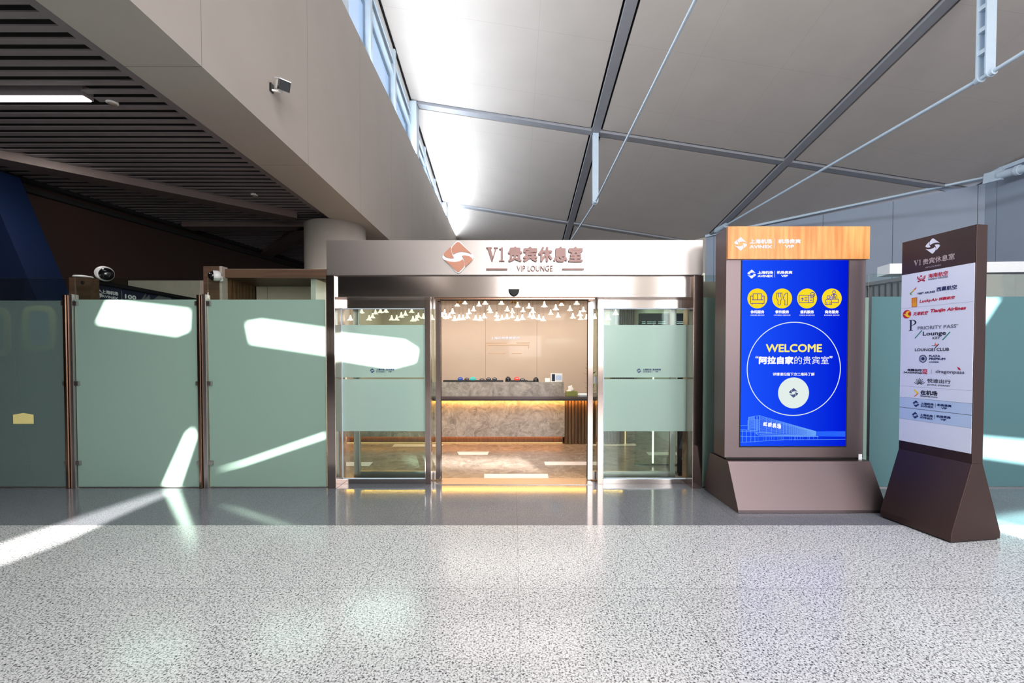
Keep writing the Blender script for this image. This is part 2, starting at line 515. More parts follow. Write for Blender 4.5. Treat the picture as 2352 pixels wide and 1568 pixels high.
# ------------------------------------------------------------------ mesh helper
class MB:
    """collects shapes and links them as ONE mesh object"""

    def __init__(self):
        self.v, self.f, self.sm = [], [], []

    def add(self, verts, faces, smooth=False):
        n = len(self.v)
        self.v += [tuple(x) for x in verts]
        self.f += [tuple(i + n for i in fc) for fc in faces]
        self.sm += [smooth] * len(faces)
        return self

    def box(self, x0, x1, y0, y1, z0, z1, bevel=0.0):
        x0, x1 = sorted((x0, x1)); y0, y1 = sorted((y0, y1)); z0, z1 = sorted((z0, z1))
        b = min(bevel, (x1 - x0) * .45, (y1 - y0) * .45, (z1 - z0) * .45)
        if b <= 0:
            vs = [(x, y, z) for z in (z0, z1) for y in (y0, y1) for x in (x0, x1)]
            return self.add(vs, [(0, 2, 3, 1), (4, 5, 7, 6), (0, 1, 5, 4), (2, 6, 7, 3), (0, 4, 6, 2), (1, 3, 7, 5)])
        bm = bmesh.new()
        bmesh.ops.create_cube(bm, size=1)
        for w in bm.verts:
            w.co = Vector(((x0 + x1) / 2 + w.co.x * (x1 - x0), (y0 + y1) / 2 + w.co.y * (y1 - y0), (z0 + z1) / 2 + w.co.z * (z1 - z0)))
        bmesh.ops.bevel(bm, geom=bm.edges[:], offset=b, segments=2, affect='EDGES', profile=0.6)
        return self._bm(bm)

    def _bm(self, bm, mat=None, smooth=False):
        bm.verts.index_update()
        vs = [(mat @ w.co if mat else w.co.copy()) for w in bm.verts]
        fs = [[w.index for w in fc.verts] for fc in bm.faces]
        bm.free()
        return self.add(vs, fs, smooth)

    def beam(self, a, b, w, h, up=(0, 0, 1)):
        """a rectangular bar from a to b"""
        a, b = Vector(a), Vector(b)
        d = (b - a).normalized()
        s = d.cross(Vector(up))
        if s.length < 1e-5:
            s = d.cross(Vector((0, 1, 0)))
        s.normalize()
        t = s.cross(d).normalized()
        vs = []
        for p in (a, b):
            for i, j in ((-1, -1), (1, -1), (1, 1), (-1, 1)):
                vs.append(p + s * (i * w / 2) + t * (j * h / 2))
        return self.add(vs, [(3, 2, 1, 0), (4, 5, 6, 7), (0, 1, 5, 4), (1, 2, 6, 5), (2, 3, 7, 6), (3, 0, 4, 7)])

    def tube(self, a, b, r0, r1=None, n=14, caps=True):
        r1 = r0 if r1 is None else r1
        a, b = Vector(a), Vector(b)
        d = (b - a).normalized()
        s = d.cross(Vector((0, 0, 1)))
        if s.length < 1e-4:
            s = Vector((1, 0, 0))
        s.normalize()
        t = d.cross(s)
        k0 = len(self.v)
        vs = []
        for p, r in ((a, r0), (b, r1)):
            for i in range(n):
                q = 2 * math.pi * i / n
                vs.append(p + s * (r * math.cos(q)) + t * (r * math.sin(q)))
        self.add(vs, [(i, (i + 1) % n, n + (i + 1) % n, n + i) for i in range(n)], True)
        if caps:
            self.add([vs[i] for i in range(n)], [tuple(reversed(range(n)))])
            self.add([vs[n + i] for i in range(n)], [tuple(range(n))])
        return self

    def lathe(self, c, prof, n=20, axis=(0, 0, 1)):
        """prof = [(radius, height), ...] around an axis through c"""
        ax = Vector(axis).normalized()
        s = ax.cross(Vector((0, 1, 0)))
        if s.length < 1e-4:
            s = Vector((1, 0, 0))
        s.normalize()
        t = ax.cross(s)
        c = Vector(c)
        vs, fs = [], []
        for r, h in prof:
            for i in range(n):
                q = 2 * math.pi * i / n
                vs.append(c + ax * h + s * (r * math.cos(q)) + t * (r * math.sin(q)))
        for k in range(len(prof) - 1):
            for i in range(n):
                j = (i + 1) % n
                fs.append((k * n + i, k * n + j, (k + 1) * n + j, (k + 1) * n + i))
        return self.add(vs, fs, True)

    def prism(self, pts, off):
        """a flat polygon (3-D points) pushed along the vector off"""
        off = Vector(off)
        a = [Vector(p) for p in pts]
        n = len(a)
        if off.length < 1e-9:
            return self.add(a, [tuple(range(n))])
        vs = a + [p + off for p in a]
        fs = [tuple(reversed(range(n))), tuple(range(n, 2 * n))]
        fs += [(i, (i + 1) % n, n + (i + 1) % n, n + i) for i in range(n)]
        return self.add(vs, fs)

    def build(self, name, mat, parent=None, origin=None, bevel=0):
        me = bpy.data.meshes.new(name)
        o = Vector(origin) if origin is not None else Vector((0, 0, 0))
        me.from_pydata([tuple(Vector(x) - o) for x in self.v], [], self.f)
        me.validate()
        me.update()
        if len(me.polygons) == len(self.sm):
            me.polygons.foreach_set('use_smooth', self.sm)
        bm = bmesh.new()
        bm.from_mesh(me)
        bmesh.ops.recalc_face_normals(bm, faces=bm.faces[:])
        bm.to_mesh(me)
        bm.free()
        ob = bpy.data.objects.new(name, me)
        ob.location = o
        if mat:
            me.materials.append(mat)
        COL.objects.link(ob)
        if parent:
            ob.parent = parent
            ob.matrix_parent_inverse = Matrix.Translation(-wloc(parent))
        if bevel:
            md = ob.modifiers.new('bevel', 'BEVEL')
            md.width = bevel
            md.segments = 2
            md.limit_method = 'ANGLE'
        return ob


def wloc(o):
    p = Vector(o.location)
    q = o
    while q.parent:
        p = q.matrix_parent_inverse @ p
        q = q.parent
        p = Vector(q.location) + p
    return p


def tag(o, label=None, cat=None, group=None, kind=None):
    if label:
        o['label'] = label
    if cat:
        o['category'] = cat
    if group:
        o['group'] = group
    if kind:
        o['kind'] = kind
    return o


def thing(name, label, cat, loc, group=None):
    o = bpy.data.objects.new(name, None)
    o.location = loc
    o.empty_display_size = 0.1
    COL.objects.link(o)
    return tag(o, label, cat, group)


def struct(name, mb, mat, parent=None, origin=None):
    o = mb.build(name, mat, parent, origin)
    if not parent:
        o['kind'] = 'structure'
    return o


def copy_thing(o, parent=None):
    c = o.copy()
    COL.objects.link(c)
    if parent:
        c.parent = parent
    for ch in list(o.children):
        copy_thing(ch, c)
    return c


# ------------------------------------------------------------------ flat artwork on a plane
class Art:
    """a drawing surface: O origin, U right, V up, N out of the surface"""

    def __init__(self, O, U, V):
        self.O, self.U, self.V = Vector(O), Vector(U).normalized(), Vector(V).normalized()
        self.N = self.U.cross(self.V).normalized()

    def pt(self, x, y, lift=0.0):
        return self.O + self.U * x + self.V * y + self.N * lift

    def px(self, u, v):
        """surface coordinates under a pixel"""
        p = on_plane(u, v, self.O, self.N) - self.O
        return p.dot(self.U), p.dot(self.V)

    def size(self, u, v, w, h):
        x0, _ = self.px(u - w / 2, v)
        x1, _ = self.px(u + w / 2, v)
        _, y0 = self.px(u, v + h / 2)
        _, y1 = self.px(u, v - h / 2)
        return abs(x1 - x0), abs(y1 - y0)


def glyph_mesh(body, extrude=0.0):
    c = bpy.data.curves.new('lettering', 'FONT')
    c.body = body
    c.extrude = extrude
    c.resolution_u = 3
    o = bpy.data.objects.new('lettering', c)
    COL.objects.link(o)
    dg = bpy.context.evaluated_depsgraph_get()
    me = bpy.data.meshes.new_from_object(o.evaluated_get(dg))
    vs = [tuple(x.co) for x in me.vertices]
    fs = [tuple(p.vertices) for p in me.polygons]
    bpy.data.objects.remove(o)
    bpy.data.curves.remove(c)
    bpy.data.meshes.remove(me)
    return vs, fs


def text(mb, art, body, x, y, w, h, bold=0.0, lift=0.002, extrude=0.0, slant=0.0):
    """writing fitted into a box of w by h centred on x, y"""
    vs, fs = glyph_mesh(body, 1.0 if extrude else 0.0)
    if not vs:
        return
    x0, x1 = min(p[0] for p in vs), max(p[0] for p in vs)
    y0, y1 = min(p[1] for p in vs), max(p[1] for p in vs)
    sx, sy = (w - 2 * bold) / max(1e-6, x1 - x0), (h - 2 * bold) / max(1e-6, y1 - y0)
    shifts = [(0, 0)] if bold <= 0 else [(-bold, 0), (bold, 0), (0, bold), (0, -bold), (bold * .7, bold * .7), (-bold * .7, -bold * .7)]
    for k, (ox, oy) in enumerate(shifts):
        out = []
        for p in vs:
            py = (p[1] - (y0 + y1) / 2) * sy
            px = (p[0] - (x0 + x1) / 2) * sx + slant * py
            z = lift + (p[2] * extrude / 2 if extrude else 0.0) + k * 0.00005
            out.append(art.pt(x + px + ox, y + py + oy, z))
        mb.add(out, fs)


def textpx(mb, art, body, u, v, w, h, bold=0.0, lift=0.002, slant=0.0):
    x, y = art.px(u, v)
    ww, hh = art.size(u, v, w, h)
    text(mb, art, body, x, y, ww, hh, bold * hh, lift, 0.0, slant)


def arc(cx, cy, r, a0, a1, n=24):
    return [(cx + r * math.cos(a0 + (a1 - a0) * i / n), cy + r * math.sin(a0 + (a1 - a0) * i / n)) for i in range(n + 1)]


def fillpoly(mb, art, pts, lift=0.002, depth=0.0):
    mb.prism([art.pt(x, y, lift) for x, y in pts], art.N * depth)


def disc(mb, art, x, y, r, lift=0.002, n=40, depth=0.0):
    fillpoly(mb, art, arc(x, y, r, 0, 2 * math.pi, n)[:-1], lift, depth)


def line(mb, art, pts, w, lift=0.003, closed=False):
    """a stroke of width w through the points"""
    P2 = [Vector(p) for p in pts]
    if closed:
        P2.append(P2[0])
    for a, b in zip(P2[:-1], P2[1:]):
        d = b - a
        if d.length < 1e-9:
            continue
        d.normalize()
        s = Vector((-d.y, d.x)) * (w / 2)
        e = d * (w * .35)
        q = [a - e - s, b + e - s, b + e + s, a - e + s]
        mb.add([art.pt(p.x, p.y, lift) for p in q], [(0, 1, 2, 3)])


def curve_pts(pts, n=5, closed=True):
    """Catmull-Rom through the points"""
    out = []
    L = len(pts)
    rng = range(L) if closed else range(L - 1)
    for i in rng:
        p0, p1, p2, p3 = (Vector(pts[(i + k) % L]) if closed else Vector(pts[min(L - 1, max(0, i + k))]) for k in (-1, 0, 1, 2))
        for j in range(n):
            t = j / n
            out.append(0.5 * ((2 * p1) + (p2 - p0) * t + (2 * p0 - 5 * p1 + 4 * p2 - p3) * t * t + (3 * p1 - p0 - 3 * p2 + p3) * t ** 3))
    return [(p.x, p.y) for p in out]


PETAL_A = [(-.36, .74), (-.2, .9), (-.08, 1.0), (0, 1.03), (.08, 1.0), (.2, .9), (.6, .52), (.95, .2), (.62, .32), (.25, .36), (-.08, .31), (-.32, .18), (-.42, .34), (-.45, .55)]
PETAL_B = [(-.48, .70), (-.9, .31), (-.98, .2), (-.97, .10), (-.78, -.04), (-.47, -.10), (-.28, -.08), (-.39, .12), (-.5, .4)]


def emblem(mb, art, x, y, r, lift=0.002, depth=0.0, sx=1.0):
    """rounded diamond of four swirling petals"""
    for pet in (PETAL_A, PETAL_B):
        for s in (1, -1):
            fillpoly(mb, art, [(x + s * a * r * sx, y + s * b * r) for a, b in pet], lift, depth)


def emblempx(mb, art, u, v, r, lift=0.002):
    x, y = art.px(u, v)
    w, h = art.size(u, v, 2 * r, 2 * r)
    emblem(mb, art, x, y, h / 2, lift, 0.0, w / h)


def V1(mb, art, x, y, w, h, lift, depth):
    """the capital V and figure 1 with slab serifs"""
    def q(pts):
        fillpoly(mb, art, [(x + (a - .5) * w, y + (b - .5) * h) for a, b in pts], lift, depth)
    q([(.07, .94), (.24, .94), (.38, .30), (.34, .0), (.30, .0)])
    q([(.34, .0), (.38, .17), (.56, .94), (.50, .94), (.33, .12)])
    q([(.0, .94), (.30, .94), (.30, 1.0), (.0, 1.0)])
    q([(.42, .94), (.64, .94), (.64, 1.0), (.42, 1.0)])
    q([(.80, .06), (.91, .06), (.91, 1.0), (.86, 1.0), (.80, .93)])
    q([(.70, .0), (1.0, .0), (1.0, .06), (.70, .06)])
    q([(.70, .84), (.80, .84), (.80, .93), (.72, .90)])


def capP(mb, art, x, y, w, h, lift):
    def q(pts):
        fillpoly(mb, art, [(x + (a - .5) * w, y + (b - .5) * h) for a, b in pts], lift)
    q([(.16, .03), (.36, .03), (.36, .97), (.16, .97)])
    q([(.0, .0), (.55, .0), (.55, .04), (.0, .04)])
    q([(.0, .94), (.40, .94), (.40, .98), (.0, .98)])
    out = [(.36 + .60 * c, .73 + .26 * s) for c, s in arc(0, 0, 1, math.pi / 2, -math.pi / 2, 16)]
    inn = [(.36 + .40 * c, .73 + .215 * s) for c, s in arc(0, 0, 1, math.pi / 2, -math.pi / 2, 16)]
    for i in range(16):
        q([out[i], out[i + 1], inn[i + 1], inn[i]])


def front(Y):
    return Art((0, Y, 0), (1, 0, 0), (0, 0, 1))


def pbox(mb, u0, v0, u1, v1, Y, depth, bevel=0.0):
    """a box whose front face, at distance Y, spans the pixel rectangle"""
    vm = (v0 + v1) / 2
    um = (u0 + u1) / 2
    mb.box(P(u0, vm, Y).x, P(u1, vm, Y).x, Y, Y + depth, P(um, v1, Y).z, P(um, v0, Y).z, bevel)
    return mb

# ================================================================== THE HALL
H = 9.0


def cz(x, y):
    """height of the sloping ceiling"""
    return 10.5 - 0.155 * x - 0.175 * y


GX = [-2.96, 2.36, 7.86, 13.25]
GY = [-10.0, -3.70, 1.80, 7.25, 12.70, 18.18, 23.6]

fl = MB().box(-14, 14, -10.2, 3.81, -0.1, 0.0)
struct('floor', fl, M['granite'])
fl = MB().box(-14, 14, 3.81, 5.08, -0.1, 0.0)
struct('floor', fl, M['granite_dark'])
fl = MB().box(-14, 14, 9.65, 24, -0.1, 0.0)
fl.box(-14, -2.95, 5.08, 9.65, -0.1, 0.0).box(2.75, 14, 5.08, 9.65, -0.1, 0.0)
struct('floor', fl, M['granite_dark'])
fl = MB().box(-2.95, 2.75, 5.08, 9.65, -0.1, 0.0)
lounge_floor = struct('floor', fl, M['lounge_floor'])
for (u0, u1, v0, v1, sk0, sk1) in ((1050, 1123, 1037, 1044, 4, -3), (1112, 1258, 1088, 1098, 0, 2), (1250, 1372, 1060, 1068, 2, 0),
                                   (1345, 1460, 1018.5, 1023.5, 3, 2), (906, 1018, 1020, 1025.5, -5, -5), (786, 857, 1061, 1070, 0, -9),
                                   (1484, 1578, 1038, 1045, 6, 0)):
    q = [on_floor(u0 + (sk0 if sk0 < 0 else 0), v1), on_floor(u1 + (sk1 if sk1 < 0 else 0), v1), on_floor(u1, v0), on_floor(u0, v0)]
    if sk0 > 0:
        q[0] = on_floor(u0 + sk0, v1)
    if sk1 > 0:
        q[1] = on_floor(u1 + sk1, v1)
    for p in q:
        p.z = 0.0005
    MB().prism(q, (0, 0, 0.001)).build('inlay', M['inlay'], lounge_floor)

# --- sloping ceiling: boards between black shadow gaps and grey ribs
cp = MB()
for i in range(3):
    for j in range(6):
        x0, x1 = GX[i] + (0.17 if i else 0.05), GX[i + 1] - 0.17
        y0, y1 = GY[j] + 0.17, GY[j + 1] - 0.17
        a = [(x0, y0), (x1, y0), (x1, y1), (x0, y1)]
        cp.prism([(x, y, cz(x, y)) for x, y in a], (0, 0, 0.04))
struct('ceiling', cp, M['ceiling'])
bk = MB().prism([(x, y, cz(x, y) + 0.09) for x, y in ((-3.4, -10.2), (13.6, -10.2), (13.6, 24), (-3.4, 24))], (0, 0, 0.1))
struct('ceiling', bk, M['black'])
n = 1
for i in (1, 2, 3):
    x = GX[i]
    t = MB().beam((x, -10, cz(x, -10) + 0.02), (x, 23.6, cz(x, 23.6) + 0.02), 0.235, 0.10)
    struct('trim_%d' % n, t, M['beam_grey']); n += 1
for j in range(1, 6):
    y = GY[j]
    for i in range(3):
        a, b = GX[i] + (0.12 if i else 0.0), GX[i + 1] - 0.12
        t = MB().beam((a, y, cz(a, y) + 0.02), (b, y, cz(b, y) + 0.02), 0.235, 0.10)
        struct('trim_%d' % n, t, M['beam_grey']); n += 1

# --- bulkhead over the lounge side of the hall
XB, XS, Z1, Z2 = -2.76, -3.44, 4.05, 7.2
struct('wall_left', MB().box(XS, XB, -10, 23.5, Z1, Z2), M['bulkhead'])

# --- clerestory windows standing on the bulkhead, one per bay between mullions
ys = []
k = 0
y = GY[1] - 1.816 * 3
while y < 21.2:
    ys.append(y)
    y += 1.8166
wn = 1
XW = GX[0]
for a, b in zip(ys[:-1], ys[1:]):
    if b < -3:
        continue
    za, zb = cz(XW, a), cz(XW, b)
    if za < Z2 + 0.35 or zb < Z2 + 0.2:
        continue
    root = thing('window_%d' % wn, None, None, (XW, (a + b) / 2, Z2))
    root['kind'] = 'structure'
    wn += 1
    fr = MB()
    m = 0.06
    fr.box(XW - 0.10, XW + 0.06, a, a + m, Z2, za - 0.10)
    fr.box(XW - 0.10, XW + 0.06, b - m, b, Z2, zb - 0.10)
    fr.beam((XW - .02, a, za - 0.42), (XW - .02, b, zb - 0.42), 0.14, 0.07)
    fr.beam((XW - .02, a, za - 0.72), (XW - .02, b, zb - 0.72), 0.12, 0.06)
    fr.box(XW - 0.08, XW + 0.03, a, b, Z2, Z2 + 0.08)
    fr.build('window_frame', M['white_steel'], root)
    fa = MB().prism([(XW, a, za - .40), (XW, b, zb - .40), (XW, b, zb - .03), (XW, a, za - .03)], (-0.05, 0, 0))
    fa.build('fascia', M['white'], root)
    g = MB().prism([(XW - .05, a + m, Z2 + .08), (XW - .05, b - m, Z2 + .08), (XW - .05, b - m, zb - .42), (XW - .05, a + m, za - .42)], (-0.012, 0, 0))
    g.build('pane', M['clear_win'], root)
for y in (GY[2], GY[3], GY[4], GY[5]):
    t = MB().box(XW - 0.12, XW + 0.195, y - 0.20, y + 0.16, Z2 - 0.0, cz(XW, y) - 0.02)
    struct('trim_%d' % n, t, M['white_steel']); n += 1
t = MB().beam((XW + 0.02, -10, cz(XW, -10) + 0.01), (XW + 0.02, 23.5, cz(XW, 23.5) + 0.01), 0.05, 0.08)
struct('trim_%d' % n, t, M['black']); n += 1

# --- walls
wr = MB()
wr.prism([(7.70, 17.5, 0), (13.0, 12.1, 0), (13.15, 12.2, 0), (7.8, 17.65, 0)], (0, 0, 6.22))
struct('wall_right', wr, M['blue_wall'])
t = MB().beam((7.66, 17.46, 6.24), (12.96, 12.06, 6.40), 0.12, 0.10)
struct('trim_%d' % n, t, M['white_steel']); n += 1
wr = MB().box(13.0, 13.2, -10.2, 12.15, 0, 6.45)
struct('wall_right', wr, M['blue_wall_side'])
wr = MB().box(13.02, 13.2, -10.2, 12.2, 6.45, 12)
struct('wall_right', wr, M['ceiling'])
t = MB().beam((12.93, 12.06, 6.42), (12.93, -10, 6.46), 0.12, 0.10)
struct('trim_%d' % n, t, M['white_steel']); n += 1
wb = MB().prism([(7.75, 17.5, 0), (7.75, 17.7, 0), (3.0, 23.6, 0), (3.0, 23.4, 0)], (0, 0, 7.0))
wb.box(-3.0, 3.05, 23.4, 23.6, 0, 7.0)
struct('wall_back', wb, M['hall_wall'])

# unseen wall behind the camera; its holes are shaped to throw the sun patches
YS = -9.9


def back_project(p):
    t = (p.y - YS) / SUN.y
    q = p - SUN * t
    return (q.x, q.z)


def on_glass(pts, Y=4.89):
    return [back_project(P(u, v, Y)) for u, v in pts]


def on_ground(pts):
    return [back_project(on_floor(u, v)) for u, v in pts]


holes = [
    on_glass([(246, 690), (434, 712), (432, 757), (404, 768), (222, 741)]),
    on_glass([(566, 742), (600, 736), (750, 757), (930, 776), (960, 795), (955, 822), (900, 836), (750, 812), (575, 786)]),
    on_glass([(374, 1116), (410, 1116), (449, 1000), (443, 984), (428, 996)]),
    on_ground([(-90, 1284), (0, 1250), (160, 1195), (300, 1149), (386, 1124), (416, 1124), (300, 1173), (160, 1237), (0, 1295), (-90, 1335)]),
    on_glass([(488, 1083), (560, 1061), (748, 996), (748, 1001.5), (560, 1065)]),
    on_ground([(918, 1048), (1200, 1053), (1238, 1078), (950, 1071)]),
    on_glass([(2240, 1002), (2352, 1012), (2440, 1020), (2440, 1070), (2352, 1062), (2240, 1046)]),
    on_ground([(2286, 1192), (2352, 1208), (2440, 1226), (2440, 1262), (2352, 1238), (2296, 1220)]),
    on_glass([(2215, 684), (2300, 684), (2262, 742), (2235, 770)]),
]


def sheet_with_holes(outer, holes, depth):
    c = bpy.data.curves.new('w', 'CURVE')
    c.dimensions = '2D'
    c.fill_mode = 'BOTH'
    c.extrude = depth / 2
    for pl in [outer] + holes:
        s = c.splines.new('POLY')
        s.points.add(len(pl) - 1)
        for pt, (x, z) in zip(s.points, pl):
            pt.co = (x, z, 0, 1)
        s.use_cyclic_u = True
    o = bpy.data.objects.new('w', c)
    COL.objects.link(o)
    dg = bpy.context.evaluated_depsgraph_get()
    me = bpy.data.meshes.new_from_object(o.evaluated_get(dg))
    mb = MB().add([(v.co.x, YS - v.co.z, v.co.y) for v in me.vertices], [tuple(p.vertices) for p in me.polygons])
    bpy.data.objects.remove(o)
    bpy.data.curves.remove(c)
    bpy.data.meshes.remove(me)
    return mb


ws = sheet_with_holes([(-14, -0.1), (14, -0.1), (14, 14), (-14, 14)], holes, 0.02)
struct('wall_south_sun_mask', ws, M['hall_wall'])
struct('wall_left', MB().box(-14.2, -14, -10.2, 24, 0, 12), M['brown_wall'])

# --- dark slatted ceiling under the bulkhead side
ZB = 4.22
LAMP = CAM + (P(203, 226, 5) - CAM) * ((ZB - .03 - CAMZ) / (P(203, 226, 5) - CAM).z)
bf = MB()
y = -2.0
while y < 16.0:
    lamp = abs(y + .0375 - LAMP.y) < .14
    bf.box(LAMP.x + .01 if lamp else -13.9, -3.66, y, y + 0.072, ZB, ZB + 0.014)
    y += 0.145
struct('ceiling', bf, M['baffle'])
struct('ceiling', MB().box(-13.95, XS, -10, 23.5, ZB + 0.085, ZB + 0.145), M['baffle_back'])
t = MB().box(-3.72, -3.62, -10, 23.5, ZB - 0.03, ZB + 0.16)
struct('trim_%d' % n, t, M['baffle']); n += 1
t = MB().box(-3.615, XS - .002, -10, 23.5, ZB - 0.02, ZB + 0.08)
struct('trim_%d' % n, t, M['black']); n += 1
a, b = P(-60, 348, 5.5), P(676, 497, 8.3)
a = CAM + (a - CAM) * ((ZB - .04 - CAMZ) / (a - CAM).z)
b = CAM + (b - CAM) * ((ZB - .04 - CAMZ) / (b - CAM).z)
t = MB().beam(a, b, 0.34, 0.14)
struct('trim_%d' % n, t, M['beam_brown']); n += 1
c2 = CAM + (P(430, 518, 8) - CAM) * ((ZB - .04 - CAMZ) / (P(430, 518, 8) - CAM).z)
t = MB().beam(c2, (b.x + 0.1, c2.y, c2.z), 0.30, 0.12)
struct('trim_%d' % n, t, M['beam_brown']); n += 1
c3 = CAM + (P(590, 598, 8) - CAM) * ((ZB - .04 - CAMZ) / (P(590, 598, 8) - CAM).z)
t = MB().beam(c3, (b.x, c2.y, c2.z), 0.30, 0.12)
struct('trim_%d' % n, t, M['beam_brown']); n += 1

# dark brown wall beyond the partition
e0 = CAM + (P(0, 398, 5) - CAM) * ((ZB - CAMZ) / (P(0, 398, 5) - CAM).z)
e1 = CAM + (P(690, 604, 8) - CAM) * ((ZB - CAMZ) / (P(690, 604, 8) - CAM).z)
d = (e1 - e0).normalized()
s0, s1 = e0 - d * 2.2, e1 + d * 1.0
nn = Vector((d.y, -d.x, 0)).normalized() * 0.15
wl = MB().prism([(s0.x, s0.y, 0), (s1.x, s1.y, 0), (s1.x - nn.x, s1.y - nn.y, 0), (s0.x - nn.x, s0.y - nn.y, 0)], (0, 0, ZB + 0.2))
struct('wall_back', wl, M['brown_wall'])
q0, q1 = s0 + nn * 0.1, s1 + nn * 0.1
t = MB().beam((q0.x, q0.y, ZB - 0.15), (q1.x, q1.y, ZB - 0.15), 0.16, 0.07)
t.beam((q0.x, q0.y, ZB + 0.0), (q1.x, q1.y, ZB + 0.0), 0.30, 0.09)
struct('trim_%d' % n, t, M['baffle_back']); n += 1
struct('wall_back', MB().box(-14, -3.0, 20.0, 20.2, 0, ZB + 0.3), M['brown_wall'])

# round column carrying the bulkhead
cl = MB().lathe((-3.56, 8.75, 0), [(0.0, 0), (0.575, 0), (0.575, Z1), (0.0, Z1)], 48)
o = struct('column', cl, M['column'])

# --- cable trusses under the sloping ceiling
def strut(x, y, zb, label, hw=0.07):
    r = thing('hanger_strut', label, 'strut', (x, y, cz(x, y)), 'roof hanger struts')
    zt = cz(x, y) - 0.03
    for s in (-1, 1):
        q = MB()
        q.box(x - .08, x + .08, y + s * hw - .012, y + s * hw + .012, zb + .08, zt)
        q.prism([(x + .08 * math.cos(t), y + s * hw - .012, zb + .08 + .08 * math.sin(t)) for t in [math.pi + i * math.pi / 14 for i in range(15)]], (0, .024, 0))
        q.build('side_plate', M['white_steel'], r)
    MB().box(x + .03, x + .05, y - hw + .0125, y + hw - .0125, zb + .22, zt).build('back_plate', M['white_steel'], r)
    k = zb + 0.42
    while k < zt - .1:
        MB().box(x - .072, x + .028, y - hw + .0125, y + hw - .0125, k, k + .07).build('batten', M['white_steel'], r)
        k += 0.36
    for e in (-1, 1):
        MB().tube((x, y + e * (hw + .07), zb + .06), (x, y + e * (hw + .0125), zb + .06), 0.055, n=20).build('pin', M['white_steel'], r)
    return r


s1_, s2_ = (GX[1], 12.70, 5.86), (GX[2] - 0.11, 7.25, 6.02)
strut(*s1_, 'slim pale steel strut hanging from the ribs crossing above the entrance sign', 0.05)
strut(*s2_, 'large pale slotted steel strut hanging from the ceiling above the directory pillar')
for (x, y, z), ya, yb, lab in ((s1_, -3.6, 19.5, 'thin white tension rod running below the ceiling through the small strut'),
                               (s2_, 1.8, 16.9, 'white tension rod rising toward the big strut over the display kiosk')):
    r = thing('tension_rod', lab, 'rod', (x, y, z), 'roof tension rods')
    zp = z + 0.06
    za = zp + (0.027 * (y - ya))
    zb = zp + (0.06 * (yb - y) if x < 5 else 0.018 * (yb - y))
    MB().tube((x, ya, za), (x, y, zp), 0.024 if x < 5 else 0.032, n=12).build('bar', M['white_steel'], r)
    MB().tube((x, y, zp), (x, yb, zb), 0.024 if x < 5 else 0.032, n=12).build('bar', M['white_steel'], r)
    if x > 5:
        MB().tube((x, yb - .9, zb - 0.016), (x, yb - .2, zb), 0.085, 0.10, 16).build('end_sleeve', M['white_steel'], r)
p0 = P(2262, 411, 11.7)
p1 = P(2410, 372, 10.4)
r = thing('rod_anchor', 'pale pipe anchor with a flared fork where ceiling meets the blue wall', 'anchor', p0)
MB().tube(p0 + (p1 - p0) * .25, p1, 0.10, n=18).build('pipe', M['white_steel'], r)
MB().tube(p0 + (p1 - p0) * .52, p0 + (p1 - p0) * .58, 0.125, n=18).build('collar', M['white_steel'], r)
f = MB().beam(p0, p0 + (p1 - p0) * .3, 0.10, 0.26)
f.build('fork', M['white_steel'], r)

# ================================================================== LAMPS, CAMERAS, DETAILS ON THE LEFT
def under_baffle(u, v, drop=0.0):
    q = P(u, v, 5)
    return CAM + (q - CAM) * ((ZB - drop - CAMZ) / (q - CAM).z)


a = under_baffle(203, 226, 0.03)
b = under_baffle(-120, 226, 0.03)
r = thing('linear_light', 'long white linear lamp set between the dark ceiling slats', 'lamp', (a.x, a.y, ZB))
MB().box(b.x, a.x, a.y - .06, a.y + .06, ZB - .03, ZB + .08).build('housing', M['baffle'], r)
MB().box(b.x + .01, a.x - .01, a.y - .045, a.y + .045, ZB - .04, ZB - .031).build('diffuser', M['led_tube'], r)
for (u, v, rad, lab) in ((258, 240, .055, 'small round downlight beside the end of the linear lamp'),
                         (584, 450, .055, 'small round downlight near the tip of the slatted ceiling'),
                         (588, 596, .11, 'round pale downlight low over the wooden booth roof')):
    c = under_baffle(u, v, 0.02)
    r = thing('downlight', lab, 'downlight', c, 'downlights in the slatted ceiling')
    MB().lathe(c, [(0, .035), (rad, .035), (rad, .012), (rad * .78, .006)], 24).build('trim_ring', M['cam_white'], r)
    MB().lathe(c, [(0, .02), (rad * .78, .02), (rad * .78, .008), (0, .008)], 24).build('lens', M['stone_beige'], r)
c = under_baffle(25, 372, 0.04)
r = thing('ceiling_speaker', 'round beige ceiling speaker hanging at far left under the slats', 'speaker', c)
MB().lathe(c, [(0, .05), (.10, .05), (.13, .02), (.13, -.01), (.10, -.02)], 28).build('housing', M['stone_beige'], r)
MB().lathe(c, [(0, -.015), (.10, -.015), (.10, -.022), (0, -.024)], 28).build('grille', M['baffle'], r)

